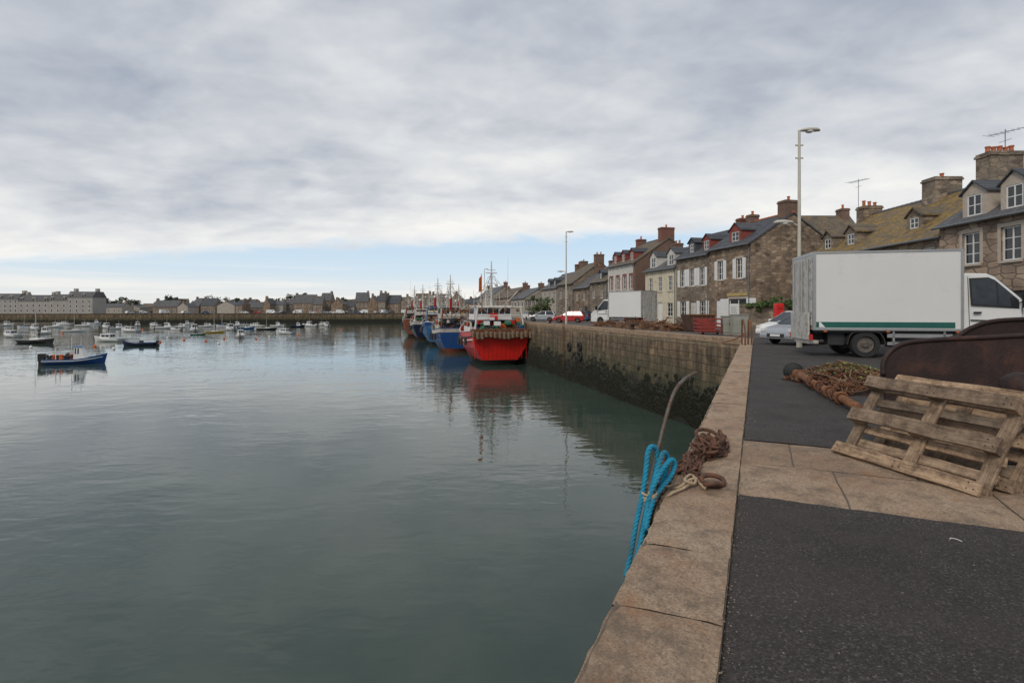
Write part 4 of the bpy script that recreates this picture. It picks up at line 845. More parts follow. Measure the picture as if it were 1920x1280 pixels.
def trawler(loc,rz,L_,B,hullm,upm,label,stripe=None,housem=None,k=1.0,mastx=.5,hx=(.45,.75),seed=1,dark=None,fs=3.0,top=0,hh=1.0,gm=None,hw=.36):
    R2=random.Random(seed); r=empty('trawler',loc,rz,label,'fishing boat','fishing trawlers moored along the quay'); hm=housem or M['offwhite']
    hb,sh=hullfn(L_,B,fs,fs-.5,fs+1.9,1.2); gm=gm or M['offwhite']
    hullband(MB(),L_,hb,sh,lambda t:-1.0,lambda t:.7,rows=4).build('underwater_hull',dark or M['anti'],r,True)
    hullband(MB(),L_,hb,sh,lambda t:.7,lambda t:sh(t)-.75,rows=4).build('hull',hullm,r)
    hullband(MB(),L_,hb,lambda t:sh(t),lambda t:sh(t)-.75,lambda t:sh(t),rows=2,transom=True).build('bulwark',upm,r)
    m=MB()
    for s in (-1,1): m.tube([(t*L_+.06*L_*.5*t**3-.024*L_*(1-t)**6,s*(hb(t)+.02),sh(t)) for t in [i/22 for i in range(23)]],.07,6)
    m.tube([(-.4,-hb(0),sh(0)),(-.4,hb(0),sh(0))],.07,6); m.build('gunwale',stripe or M['offwhite'],r)
    m=MB()
    for s in (-1,1): m.tube([(t*L_+.04*L_*.3*t**3,s*(hb(t)*.995+.03),sh(t)-.78) for t in [i/20 for i in range(20)]],.08,6)
    m.build('rubbing_strake',M['dark'],r)
    deckmesh(MB(),L_,hb,lambda t:sh(t)-.9).build('deck',M['rusthull'],r)
    x0,x1=hx[0]*L_,hx[1]*L_; zd=fs-.9
    boxhouse(r,x0,x1+.6,B*hw,B*(hw-.01),zd,zd+2.4*hh,hm,'deckhouse',True,.2,.6,roof=M['dark'])
    boxhouse(r,x0+.8,x1-.1,B*(hw-.08),B*(hw-.1),zd+2.5*hh,zd+4.8*hh,hm,'wheelhouse',True,.35,.45,roof=M['offwhite'])
    MB().box(x0-2.6,x0,-B*hw,B*hw,zd+2.45*hh,zd+2.55*hh).build('canopy',M['dark'],r)
    MB().box(x0-.05,x0,-.4,.4,zd+.3,zd+2.2).build('door',upm if upm not in (M['white'],M['offwhite']) else M['lblue'],r)
    m=MB()
    for s in (-1,1):
        for zz in (.5,1.0): m.tube([(t*L_+.03*L_*t**3,s*hb(t)*.98,sh(t)+zz) for t in [.55,.65,.75,.85,.93]],.02,5)
        for t in (.55,.65,.75,.85,.93): m.tube([(t*L_,s*hb(t)*.98,sh(t)),(t*L_+.03*L_*t**3,s*hb(t)*.98,sh(t)+1)],.02,5)
    for s in (-1,1):
        z=zd+4.9*hh; m.tube([(x0+.8,s*B*.25,z),(x0+.8,s*B*.25,z+.7),(x1-.5,s*B*.25,z+.7),(x1-.5,s*B*.25,z)],.03,5)
    m.build('railing',M['offwhite'],r)
    m=MB(); gx=.9; gz=zd+2.9+k
    for s in (-1,1): m.tube([(gx-.3,s*B*.42,zd),(gx,s*B*.36,gz)],.13,8).tube([(gx+1.4,s*B*.4,zd),(gx,s*B*.36,gz-.2)],.08,6)
    m.tube([(gx,-B*.38,gz),(gx,B*.38,gz)],.14,8).tube([(gx-.1,-B*.37,gz-1.1),(gx-.1,B*.37,gz-1.1)],.07,6)
    m.build('stern_gantry',gm,r)
    for y in (-B*.3,-B*.1,B*.1,B*.3): MB().ball((gx-.1,y,gz-.4),.22,8,5).tube([(gx-.1,y,gz),(gx-.1,y,gz-.4)],.03,4).build('pulley',M['rust'],r)
    mx=mastx*L_; mz=zd+9.0+k*1.6+top
    m=MB().tube([(mx,0,zd+2),(mx,0,mz-2.2),(mx,0,mz)],[.2,.14,.06],8)
    for s in (-1,1): m.tube([(mx+.5,s*.6,zd+4.8*hh),(mx,0,mz-2.8)],.07,6)
    for q in (1.3,2.3,3.2): m.tube([(mx,-.75+q*.1,mz-q),(mx,.75-q*.1,mz-q)],.05,6)
    for q in range(6): z_=zd+4.8*hh+q*.5; m.tube([(mx+.4-.05*q,-.55+.07*q,z_),(mx+.4-.05*q,.55-.07*q,z_)],.03,4)
    # second, shorter post forward
    m.tube([(x1+.9,0,zd+1),(x1+.9,0,zd+7.2)],[.14,.08],8).tube([(x1+.9,-.9,zd+6.6),(x1+.9,.9,zd+6.6)],.06,6)
    m.build('mast',M['offwhite'],r)
    MB().box(mx-.15,mx+.15,-.8,.8,mz-1.8,mz-1.64).cyl((mx,0,mz-1.9),(mx,0,mz-1.7),.14,n=8).build('radar_scanner',M['white'],r)
    MB().ball((mx+.3,.7,mz-4.2),.32).build('radar_dome',M['white'],r); MB().ball((mx+.2,-.75,mz-3.4),.26).build('radar_dome',M['white'],r)
    m=MB()
    for i in range(14):
        x=mx+R2.uniform(-2.2,2); y=R2.uniform(-B*.32,B*.32); z=zd+4.8*hh+R2.uniform(-.5,1.0); m.tube([(x,y,z),(x+R2.uniform(-.2,.2),y+R2.uniform(-.15,.15),z+R2.uniform(1.2,3.6 if i>2 else 7.5))],[.035,.012],4)
    m.build('antenna',M['offwhite'],r)['kind']='stuff'
    m=MB()
    for s in (-1,1):
        m.tube([(mx,0,mz-1.6),(.9,s*B*.3,gz)],.02,4).tube([(mx,s*.5,mz-2.4),(mx+1,s*B*.4,zd+1)],.02,4).tube([(mx,s*.3,mz-3),(gx,s*B*.2,gz)],.02,4)
        m.tube([(mx,0,mz-2.4),(mx-3.4,s*B*.36,zd+5.5)],.02,4).tube([(mx-3.4,s*B*.36,zd+5.5),(gx+.2,s*B*.4,zd+1)],.022,4)
    m.tube([(mx,0,mz-1.6),(L_*.97,0,sh(1)+.6)],.02,4)
    m.build('rigging',M['dark'],r)['kind']='stuff'
    for s in (-1,1): MB().tube([(mx-.3,s*.5,zd+2.8),(mx-3.3-R2.uniform(0,1),s*B*.36,zd+5.6+R2.uniform(-1,.6))],[.12,.08],7).build('derrick',M['yellow'] if seed%3==0 else M['offwhite'],r)
    MB().tube([(x0-1.6,-B*.25,zd+.8),(x0-1.6,B*.25,zd+.8)],.45,12).tube([(x0-1.6,-B*.27,zd+.8),(x0-1.6,-B*.25,zd+.8)],.75,12).tube([(x0-1.6,B*.25,zd+.8),(x0-1.6,B*.27,zd+.8)],.75,12).build('winch',M['rust'],r)
    m=MB()
    for i in range(30): 
        a=R2.uniform(.6,x0-2.0); y=R2.uniform(-B*.38,B*.38); m.ball((a,y,zd+R2.uniform(.2,1.8)),R2.uniform(.25,.5),7,5,.8)
    m.build('net_pile',(M['gearbrown'],M['greenb'],M['dark'])[seed%3],r)['kind']='stuff'
    for i in range(14):
        a=R2.uniform(.4,x0-.5); y=R2.uniform(-B*.4,B*.4); z=zd+R2.uniform(.9,2.4); s_=R2.uniform(.2,.42)
        MB().box(a-s_,a+s_,y-s_,y+s_,z-.3,z+.25).build('fish_crate',R2.choice([M['blue'],M['orange'],M['white'],M['dark'],M['redl'],M['offwhite'],M['rust']]),r,bevel=.03)
    for s in (-1,1): MB().ring((x0+1.6,s*(B*(hw+.01)),zd+1.6),(0,1,0),.34,.09,12,6).build('lifebuoy',M['orange'],r)
    for i in range(4):
        t=.2+i*.17
        for s in (-1,1): MB().tube([(t*L_,s*(hb(t)+.22),sh(t)-.9),(t*L_,s*(hb(t)+.25),sh(t)-1.9)],.2,8).build('fender',M['dark'],r)
    fy=B*.3 if seed==1 else .9; fz=gz+(1.9 if seed==1 else 0)
    MB().hexa([(gx-.3,fy-.03,fz+.2),(gx-.3,fy-.03,fz+2.3),(gx-.28,fy+.03,fz+2.3),(gx-.28,fy+.03,fz+.2),(gx-.6,fy+.4,fz+.1),(gx-.55,fy+.35,fz+1.9),(gx-.53,fy+.41,fz+1.9),(gx-.58,fy+.45,fz+.1)]).tube([(gx-.28,fy,gz-.1),(gx-.28,fy,fz+2.5)],.04,5).build('flag',M['orange'] if seed==1 else M['redl'],r)
    return r,hb,sh
RB=AW
def wl(px,py): Y=7.2*1000/(py-HY); return Vector(((px-960)/1000*Y,Y,WZ))
red,hb,sh=trawler(wl(939,685),RB,18,8.2,M['red'],M['red'],'bright red trawler with dredges over its stern, nearest of the moored trawlers',seed=1,fs=4.7,dark=M['blackb'],stripe=M['offwhite'],housem=M['white'],hx=(.26,.56),mastx=.36,top=.0,hh=.85,hw=.42)
f=lambda z:-.06*18*((z+1.0)/5.7-.6)
for i in range(13):
    y=-3.5+i*.58
    MB().hexa([(f(.85)-.04,y-.03,.85),(f(.85)-.04,y+.03,.85),(f(.85)+.03,y+.03,.85),(f(.85)+.03,y-.03,.85),(f(3.4)-.04,y-.03,3.4),(f(3.4)-.04,y+.03,3.4),(f(3.4)+.03,y+.03,3.4),(f(3.4)+.03,y-.03,3.4)]).build('transom_rib',M['red'],red)
MB().box(4.55,4.65,-.55,.55,3.9,6.9).build('red_panel',M['red'],red)
def text(body,size,M4,mat,par,name='lettering'):
    cu=bpy.data.curves.new(name,'FONT'); cu.body=body; cu.size=size; cu.extrude=.004; cu.align_x='CENTER'; cu.align_y='CENTER'
    t=bpy.data.objects.new(name,cu); C.objects.link(t); bpy.context.view_layer.update()
    me=bpy.data.meshes.new_from_object(t.evaluated_get(bpy.context.evaluated_depsgraph_get())); bpy.data.objects.remove(t); me.materials.clear(); me.materials.append(mat)
    o=bpy.data.objects.new(name,me); C.objects.link(o); o.parent=par; o.matrix_local=M4; return o
text('CH',1.1,Matrix.Translation((4.5,4.16,2.9))@Matrix.Rotation(math.pi,4,'Z')@Matrix.Rotation(math.pi/2,4,'X'),M['white'],red)
m=MB(); m.tube([(t*18,hb(t)*.985+.05,sh(t)-1.25) for t in [.02+.05*i for i in range(14)]],.1,6); m.build('white_line',M['white'],red)
def dredge():
    r=empty('scallop_dredge',(0,0,0)); m=MB().box(-.08,.06,-.28,.28,0,.08).tube([(-.05,-.24,.05),(.0,0,.45)],.03,5).tube([(-.05,.24,.05),(0,0,.45)],.03,5)
    for i in range(7): m.box(-.1,-.06,-.26+i*.08,-.22+i*.08,-.14,0)
    m.build('frame',M['rust'],r); m=MB(); n=8; vs=[]
    for j in range(7):
        z=-.08-j*.15; w=.3+.04*math.sin(j*.8); 
        for k in range(n): a=2*math.pi*k/n; vs.append((-.12+(.14+.03*j)*math.cos(a)*RN.uniform(.7,1.1),w*math.sin(a)*RN.uniform(.85,1.15),z+RN.uniform(-.03,.03)))
    m.add(vs,[(j*n+k,j*n+(k+1)%n,(j+1)*n+(k+1)%n,(j+1)*n+k) for j in range(6) for k in range(n)]+[tuple(6*n+k for k in range(n))]); m.build('chain_bag',M['gearbrown'],r,True); return r
dl='rusty scallop dredge hanging in the row over the red trawler stern'; d0=dredge(); tag(d0,dl,'dredge','scallop dredges hung over the red trawler stern')
Mr=Matrix.Translation(red.location)@Matrix.Rotation(RB,4,'Z')
for i in range(14):
    p=Mr@Vector((-.8,-3.85+i*.59,4.6+.08*math.sin(i*2.1)))
    if i==0: d0.location=p; d0.rotation_euler=(0,0,RB)
    else: c_=copy_tree(d0,p,RB+RN.uniform(-.2,.2)); c_.scale=(1,1,RN.uniform(.8,1.1))
MB().tube([(-.68,-4.1,4.75),(-.68,4.2,4.75)],.09,8).build('dredge_bar',M['rust'],red)
trawler(wl(858,661),RB+.05,15,6.8,M['blue'],M['offwhite'],'blue hulled trawler with white bulwark and rust red keel, moored second along the quay',seed=2,fs=4.3,stripe=M['blue'],dark=M['rusthull'],gm=M['rust'],hh=.95)
trawler(wl(826,647),RB-.02,16,7.2,M['lblue'],M['blue'],'deep blue hulled trawler moored third along the quay',seed=3,fs=4.9,stripe=M['white'],dark=M['blackb'],gm=M['lblue'],hh=.95)
trawler(wl(798,637),RB+.02,16,6.6,M['navy'],M['offwhite'],'dark hulled trawler with white gantry moored fourth along the quay',seed=4,fs=4.6,dark=M['anti'],hh=.95)
trawler(wl(780,631),RB,16,7.0,M['rusthull'],M['rusthull'],'rust orange hulled trawler moored fifth along the quay',seed=5,fs=5,dark=M['anti'],gm=M['rust'],hh=.95)
trawler(wl(868,640),RB,15,6.2,M['greenb'],M['offwhite'],'green hulled trawler close against the quay behind the red trawler',seed=9,fs=4.2,gm=M['rust'],hh=.95)
trawler(wl(846,631),RB,15,6.2,M['blue'],M['lblue'],'mid blue trawler wedged between the green and dark hulled trawlers',seed=10,fs=4.2,gm=M['lblue'],hh=.95)
trawler(wl(812,622),RB,15,6.2,M['navy'],M['offwhite'],'navy hulled trawler against the quay among the far moored boats',seed=6,fs=4.2)
trawler(wl(784,615),RB,15,6.0,M['blue'],M['offwhite'],'far blue hulled trawler behind the rust orange one',seed=8,fs=4.2)
trawler(wl(768,612),RB,15,6.0,M['greenb'],M['offwhite'],'green hulled trawler furthest along the quay',seed=7,fs=3.8)
p=Mr@Vector((.3,-4.0,4.8)); q=WS(36,.35,.35); o=MB().tube(catmull([p,p.lerp(q,.5)+Vector((0,0,-.5)),q],8),.05,6).build('mooring_rope',M['cord']); tag(o,'slack mooring rope from the red trawler stern to the quay','rope')
def bollard(p,label,k=1):
    r=empty('bollard',p,0,label,'bollard','mooring bollards on the quay edge'); MB().tube([(0,0,0),(0,0,.06),(0,0,.07),(0,0,.3),(0,0,.38),(0,0,.46),(0,0,.5)],[.24*k,.24*k,.14*k,.13*k,.2*k,.2*k,.1*k],16).build('post',M['rustdark'],r,True); return r
bollard(WS(36,.4),'iron mooring bollard holding the red trawler rope'); bollard(WS(14,.4),'iron mooring bollard on the quay edge near the corner')
for i,(s,z,lab) in enumerate(((24.5,-2.0,'upper black tyre fender hanging on the quay wall'),(24.3,-2.9,'lower black tyre fender hanging on the quay wall'),(27.5,-2.2,'black tyre fender beside the wall ladder'))):
    m=MB().ring((0,0,0),(0,1,0),.36,.13,18,8).build('tyre_fender',M['black']); m.location=WS(s,-.18,z); m.rotation_euler=(0,0,AW); tag(m,lab,'fender','tyre fenders on the quay wall')
r=empty('wall_ladder',WS(29.5,-.12,0),AW,'rusty ladder fixed to the quay wall near the tyre fenders','ladder')
for x in (-.22,.22): MB().tube([(x,.0,.5),(x,0,-5.4)],.03,6).build('rail',M['rust'],r)
for i in range(18): MB().tube([(-.22,0,-.2-i*.3),(.22,0,-.2-i*.3)],.02,5).build('rung',M['rust'],r)

# small boats
def smallboat(L_,hullm,label,style='cabin',topm=None,group='small boats moored in the harbour'):
    r=empty('small_boat',(0,0,WZ),0,label,'boat',group); B=L_*.36; f0=.11*L_
    hb,sh=hullfn(L_,B,f0,f0*.9,f0*1.7,.3,2.0,.85)
    if style=='sail': hb,sh=hullfn(L_,L_*.3,f0*.8,f0*.75,f0*1.2,.3,1.8,.6)
    if style=='work': hb,sh=hullfn(L_,B*1.02,f0*1.0,f0*.95,f0*1.9,.3,2.0,.9)
    hullband(MB(),L_,hb,sh,lambda t:-.3,lambda t:sh(t),n=16,rows=5,draft=.35).build('hull',hullm,r,True)
    m=MB()
    for s in (-1,1): m.tube([(t*L_+.03*L_*t**3-.024*L_*(1-t)**6,s*(hb(t)+.01),sh(t)) for t in [i/16 for i in range(17)]],.035,5)
    m.tube([(-.02*L_,-hb(0),sh(0)),(-.02*L_,hb(0),sh(0))],.035,5); m.build('gunwale',topm or M['white'],r)
    if style=='work':
        m=MB()
        for s in (-1,1): m.tube([(t*L_+.02*L_*t**3-.02*L_*(1-t)**6,s*(hb(t)*.985+.015),sh(t)*.72) for t in [i/16 for i in range(16)]],.05,5)
        m.build('white_band',M['white'],r)
    deckmesh(MB(),L_,hb,lambda t:sh(t)-.12*f0 if t>.55 else sh(t)-.5*f0,k=.96).build('deck',M['offwhite'],r)
    if style in ('cabin','work','cruiser'):
        x0,x1=(.42*L_,.72*L_) if style!='cruiser' else (.35*L_,.78*L_); h=.24*L_ if style!='cruiser' else .17*L_
        if style=='work': x0,x1,h=.48*L_,.7*L_,.29*L_
        boxhouse(r,x0,x1,B*.34,B*.28,f0*.6,f0*.6+h,M['white'],'cabin',True,.1*L_,.5,roof=M['lblue'] if style=='work' else None)
        m=MB()
        for s in (-1,1): m.tube([(.7*L_,s*hb(.7),sh(.7)),(.78*L_,s*hb(.78)*.95,sh(.8)+.09*L_),(.99*L_,s*.08,sh(1)+.09*L_)],.018,5)
        m.tube([(.95*L_,0,sh(.9)),(.98*L_,0,sh(1)+.09*L_)],.018,5); m.build('railing',M['alu'],r)
        MB().tube([(x0+.1*L_,0,f0*.6+h),(x0+.1*L_,0,f0*.6+h+.22*L_)],[.03,.015],5).build('aerial',M['white'],r)
    if style in ('cabin','open'):
        MB().box(-.1*L_,-.02*L_,-.16,.16,-.1,.06*L_).box(-.09*L_,.0,-.14,.14,f0*.9,f0*1.1+.06*L_).build('outboard_motor',M['dark'],r,bevel=.04)
    if style=='work':
        MB().box(-.11*L_,-.02*L_,-.25,.25,-.1,.5).box(-.12*L_,.0,-.28,.28,.5,1.5).build('outboard_motor',M['black'],r,bevel=.06)
        for i in range(6): MB().box(.06*L_+i*.42,.06*L_+i*.42+.36,-.8+.4*(i%3),-.3+.4*(i%3),f0*.5,f0*.5+.75+.25*(i%2)).build('crate',M['orange'] if i%2 else M['dark'],r,bevel=.02)
        m=MB()
        for i in range(16): m.ball((RN.uniform(.05,.45)*L_,RN.uniform(-.8,.8),f0*.9+RN.uniform(0,.6)),RN.uniform(.15,.3),7,5)
        m.build('gear_pile',M['dark'],r)['kind']='stuff'; MB().tube([(.2*L_,-.8,f0),(.2*L_,-.8,f0+1.6),(.2*L_,.8,f0+1.6),(.2*L_,.8,f0)],.05,6).tube([(.42*L_,.1,f0+1),(.42*L_,.1,f0+2.9)],.04,5).build('frame_rail',M['white'],r)
    if style=='open':
        for x in (.3,.55): MB().box(x*L_,x*L_+.25,-hb(x)*.9,hb(x)*.9,f0*.7,f0*.7+.05).build('seat',M['offwhite'],r)
        MB().box(.4*L_,.5*L_,-.3,.3,f0*.5,f0*1.6).build('console',M['dark'],r,bevel=.03)
    if style=='sail':
        MB().box(.4*L_,.66*L_,-.13*L_*.7,.13*L_*.7,f0*.5,f0*1.15).build('cabin',topm or M['white'],r,bevel=.06)
        MB().tube([(.5*L_,0,f0*.5),(.47*L_,0,L_*1.12)],[.07,.04],6).tube([(.5*L_,0,L_*.2),(.08*L_,0,L_*.22)],.08,6).build('mast',M['offwhite'],r)
        m=MB().tube([(.47*L_,0,L_*1.1),(L_*.98,0,f0*1.2)],.012,4).tube([(.47*L_,0,L_*1.1),(0,0,f0)],.012,4)
        for s in (-1,1): m.tube([(.47*L_,0,L_*.9),(.5*L_,s*hb(.5),f0)],.012,4)
        m.build('rigging',M['dark'],r)
    return r
def place(b,px,py,ang,L_):
    p=wl(px,py); c=Vector((math.cos(ang),math.sin(ang),0))*L_/2; b.location=p-c; b.rotation_euler=(0,0,ang)
bl=[(143,682,6.6,'blue','work',.42,'blue fishing boat with small white cabin and crates, nearest small boat at left'),
(68,643,9.0,'hullblk','sail',-.15,'long black hulled sailing boat near the left edge'),
(262,648,6.2,'navy','open',3.3,'low dark open motorboat right of the blue fishing boat'),
(203,640,7.2,'white','cruiser',3.0,'white low cruiser between the black sailboat and the dark open boat'),
(22,632,7.6,'white','cruiser',2.7,'white cruiser at the extreme left edge'),
(84,626,6.5,'white','cabin',1.9,'white cabin boat behind the black sailing boat'),
(140,622,7.5,'white','sail',.6,'white sailboat with bare mast left of centre of the small fleet'),
(160,612,7.5,'white','cruiser',.2,'distant white cruiser behind the white sailboat'),
(200,615,7.0,'white','cabin',2.6,'white cabin boat above the white low cruiser'),
(222,617,6.5,'white','cabin',1.2,'small white cabin boat, bow toward the far quay'),
(244,622,7.5,'white','cruiser',2.9,'white cruiser just above the dark open motorboat'),
(312,616,7.5,'white','cabin',.3,'white cabin boat beside the orange buoy'),
(330,619,5.5,'white','open',2.8,'small white open boat right of the white cabin boat'),
(364,621,8.0,'white','cabin',2.2,'large white cabin boat left of the yellow boat'),
(372,628,3.6,'greenb','open',.4,'tiny green dinghy below the large white cabin boat'),
(402,624,6.2,'yellow','sail',1.0,'yellow hulled sailboat among white boats'),
(388,613,6.5,'white','cruiser',.3,'far white cruiser just above the yellow sailboat'),
(432,619,7.8,'white','cabin',2.4,'white cabin boat right of the yellow sailboat'),
(451,632,6.4,'white','cabin',2.0,'white cabin boat facing away, lowest of the middle group'),
(462,617,6.0,'lblue','cabin',.8,'pale blue hulled cabin boat in the middle group'),
(500,618,7.2,'hullblk','sail',.5,'black hulled sailboat with white cabin in the middle of the basin'),
(481,612,6.5,'white','cruiser',3.0,'far white cruiser left of the black hulled sailboat'),
(534,626,6.8,'white','cruiser',2.8,'white cruiser alone right of the middle group'),
(520,612,6.0,'white','cabin',.2,'small far white cabin boat above the lone cruiser'),
(558,613,6.0,'navy','cabin',.4,'dark hulled cabin boat among the right hand far boats'),
(581,612,7.5,'white','cabin',2.9,'far white cabin boat beneath the parked vans'),
(604,610,6.5,'white','cruiser',.1,'far white cruiser second from the right of the small fleet'),
(613,612,6.2,'white','cabin',2.1,'rightmost white cabin boat of the small fleet'),
(103,614,7.0,'white','cabin',.4,'distant white cabin boat left of the bare masted sailboat'),
(45,615,7.5,'white','sail',2.9,'distant white sailboat above the long black hull'),
(290,611,6.5,'white','cruiser',2.8,'far white cruiser above the orange buoy'),
(350,609,6.0,'white','cabin',.7,'furthest white cabin boat near the foot of the far wall'),
(12,611,7.0,'white','cabin',1.5,'distant white cabin boat at the far left'),
(66,618,7.0,'white','cabin',2.7,'white cabin boat just left of the black sailboat mast'),
(122,609,7.0,'white','cruiser',3.1,'very far white cruiser above the bare masted sailboat'),
(180,607,6.5,'white','cabin',.5,'very far white cabin boat near the foreshore'),
(258,611,6.5,'white','cabin',2.2,'far white cabin boat between the two far cruisers'),
(416,612,7.0,'white','sail',2.8,'far white sailboat just right of the yellow sailboat mast'),
(444,611,6.5,'white','cabin',.3,'far white cabin boat above the pale blue boat'),
(340,614,6.0,'white','cruiser',.2,'white cruiser between two cabin boats left of the green dinghy')]
for px,py,l,hm,st,an,lab in bl: place(smallboat(l,M[hm],lab,st,topm=M['blue'] if hm=='navy' else (M['lblue'] if RN.random()<.25 else None)),px,py,an,l)
def buoy(px,py,i):
    m=MB().ball((0,0,.12),.28,10,7).tube([(0,0,.38),(0,0,.56)],.05,5).build('buoy',M['orange'] if i%3 else M['white'],None,True); m.location=wl(px,py)
    tag(m,'%s mooring buoy floating, %s counted from the left'%('orange' if i%3 else 'white',ordn[i]),'buoy','mooring buoys in the harbour')
for i,(px,py) in enumerate(sorted([(58,652),(118,625),(178,650),(213,655),(314,634),(300,642),(345,638),(420,636),(410,645),(480,636),(560,628),(505,632),(640,618),(268,618),(386,640)])): buoy(px,py,i)

# ------------------------------------------------------------------ foreground objects
def link(mb,c,t,roll,l,w,r):
    t=t.normalized(); a=t.orthogonal().normalized(); b=t.cross(a); n=a*math.cos(roll)+b*math.sin(roll); pts=[]
    for i in range(12):
        an=2*math.pi*i/12; x=math.cos(an); y=math.sin(an); s=(l/2-w/2)*(1 if x>0 else -1) if abs(x)>.01 else 0
        pts.append(c+t*(x*w/2+s)+n*(y*w/2))
    mb.tube(pts,r,6,True)
def chain(mb,pts,l=.1,w=.06,r=.012,jit=0.):
    P=resample(catmull(pts,10),l*.72)
    for i in range(len(P)-1):
        c=(P[i]+P[i+1])/2+Vector((RN.uniform(-jit,jit),RN.uniform(-jit,jit),0)); link(mb,c,P[i+1]-P[i],(i%2)*math.pi/2+.5+RN.uniform(-.25,.25),l,w,r)
def rope(mb,pts,R_,pitch=.16,st=3):
    P=resample(catmull(pts,10),R_*.45)
    if len(P)<4: return
    u=(P[1]-P[0]).orthogonal().normalized(); fr_=[]
    for i in range(len(P)):
        t=(P[min(i+1,len(P)-1)]-P[max(i-1,0)]).normalized(); u=(u-t*u.dot(t)).normalized(); fr_.append((u.copy(),t.cross(u)))
    for s in range(st):
        q=[]
        for i,(p,(a,b)) in enumerate(zip(P,fr_)):
            an=2*math.pi*(s/st+i*R_*.45/pitch); q.append(p+(a*math.cos(an)+b*math.sin(an))*R_*.5)
        mb.tube(q,R_*.56,7)
r=empty('ladder_handrail',at(1222,900,4.55),0,'bent grey steel handrail curving up over the quay edge','handrail'); o0=r.location
def rel(px,py,Y,o=None): return at(px,py,Y)-o0
MB().tube(catmull([rel(1205,1010,4.3),rel(1215,930,4.45),rel(1232,850,4.55),rel(1250,778,4.65),rel(1264,736,4.72),rel(1282,712,4.8),rel(1306,698,4.9)],8),.0165,12).build('rail',M['rustgrey'],r,True)
MB().tube([rel(1196,915,4.5),rel(1216,919,4.5),rel(1290,900,4.95)],.012,8).build('bracket',M['rustgrey'],r)
MB().tube(catmull([rel(1190,1090,4.15),rel(1218,985,4.25),rel(1236,900,4.4),rel(1246,850,4.5)],6),.015,10).build('rail',M['rust'],r,True)
r=empty('rope_bundle',at(1215,930,4.3),0,'thick turquoise rope looped over the handrail and hanging down the quay edge','rope'); o0=r.location
paths=[[(1174,1080,3.95),(1184,1030,4.05),(1193,980,4.15),(1204,930,4.25),(1211,880,4.3),(1214,852,4.33),(1220,838,4.38),(1230,841,4.42),(1232,866,4.42),(1226,900,4.38),(1217,936,4.3),(1207,980,4.2),(1198,1030,4.1),(1188,1075,4.0)],
[(1184,1085,3.9),(1197,1035,4.0),(1209,980,4.12),(1217,935,4.22),(1228,895,4.26),(1238,862,4.3),(1244,849,4.36),(1251,854,4.4),(1249,882,4.4),(1238,915,4.34),(1225,942,4.25),(1212,985,4.17),(1201,1030,4.05),(1194,1075,3.95)],
[(1212,950,4.2),(1222,918,4.22),(1238,886,4.26),(1253,866,4.32),(1262,862,4.36),(1265,873,4.38),(1257,893,4.36),(1241,913,4.3),(1227,934,4.22),(1217,965,4.14),(1211,995,4.05)]]
for i,pp in enumerate(paths):
    m=MB(); rope(m,[rel(*q) for q in pp],.0205,.105); m.build('rope_loop',M['ropeb'],r,True)
m=MB()
for k in range(4):
    c=rel(1217,922+k*5,4.26); m.tube([c+Vector((.06*math.cos(a),.054*math.sin(a),.012*math.sin(a*1+k))) for a in [2*math.pi*i/16 for i in range(16)]],.009,6,True)
m.build('binding',M['cord'],r,True)
m=MB(); rope(m,[at(1236,945,4.3),at(1255,925,4.5)+Vector((0,0,.02)),gnd(1275,912,.05),gnd(1292,900,.07),gnd(1305,897,.08),gnd(1300,907,.05),gnd(1284,900,.09),gnd(1296,890,.08),gnd(1312,905,.04),gnd(1322,915,.04)],.013,.07)
rope(m,[at(1222,1010,4.1),at(1228,965,4.2),at(1240,940,4.35),gnd(1258,925,.04),gnd(1280,916,.04),gnd(1298,903,.06)],.012,.07)
rope(m,[at(1216,925,4.2),at(1232,905,4.35),at(1252,912,4.5),gnd(1276,905,.06)],.011,.07)
o=m.build('cord',M['cord'],None,True); tag(o,'knotted beige cord tying the turquoise rope to the rusty chain','rope')
M['chainm']=plain('rusty_chain_iron',(.11,.06,.042),.8,.3,var=.5,scale=18,bst=.6,bsc=60,dirt=(.22,.095,.05),damt=.5,dscale=10)
m=MB()
chain(m,[gnd(1345,812,.05),gnd(1356,822,.06),gnd(1350,835,.06),gnd(1325,838,.05),gnd(1306,836,.04),gnd(1316,846,.1),gnd(1340,842,.13),gnd(1352,834,.16)],.12,.075,.014,.03)
chain(m,[gnd(1330,815,.03),gnd(1310,828,.06),gnd(1322,838,.12),gnd(1340,830,.14),gnd(1330,846,.08),gnd(1310,850,.06),gnd(1298,860,.05),gnd(1285,868,.06),gnd(1276,872,.04),gnd(1296,874,.07),gnd(1310,880,.08),gnd(1296,888,.06),gnd(1280,890,.05)],.11,.07,.013,.03)
chain(m,[gnd(1300,848,.1),gnd(1288,858,.12),gnd(1290,872,.12),gnd(1275,880,.06),gnd(1262,888,.0)+Vector((-.02,0,0)),at(1246,905,4.6),at(1236,930,4.5),at(1228,960,4.35),at(1220,1000,4.2),at(1210,1050,4.0)],.11,.07,.013)
chain(m,[gnd(1318,825,.1),gnd(1336,822,.14),gnd(1348,828,.12),gnd(1338,838,.16),gnd(1322,832,.16),gnd(1316,842,.12),gnd(1328,850,.06),gnd(1345,848,.04)],.11,.07,.013,.03)
chain(m,[gnd(1358,826,.04),gnd(1360,838,.04),gnd(1350,848,.04),gnd(1330,856,.04),gnd(1312,862,.04),gnd(1300,870,.1),gnd(1288,880,.1),gnd(1306,886,.05),gnd(1322,892,.04)],.11,.07,.013,.03)
o=m.build('chain',M['chainm'],None,True); tag(o,'heap of rusty chain lying on the coping beside the turquoise rope','chain')
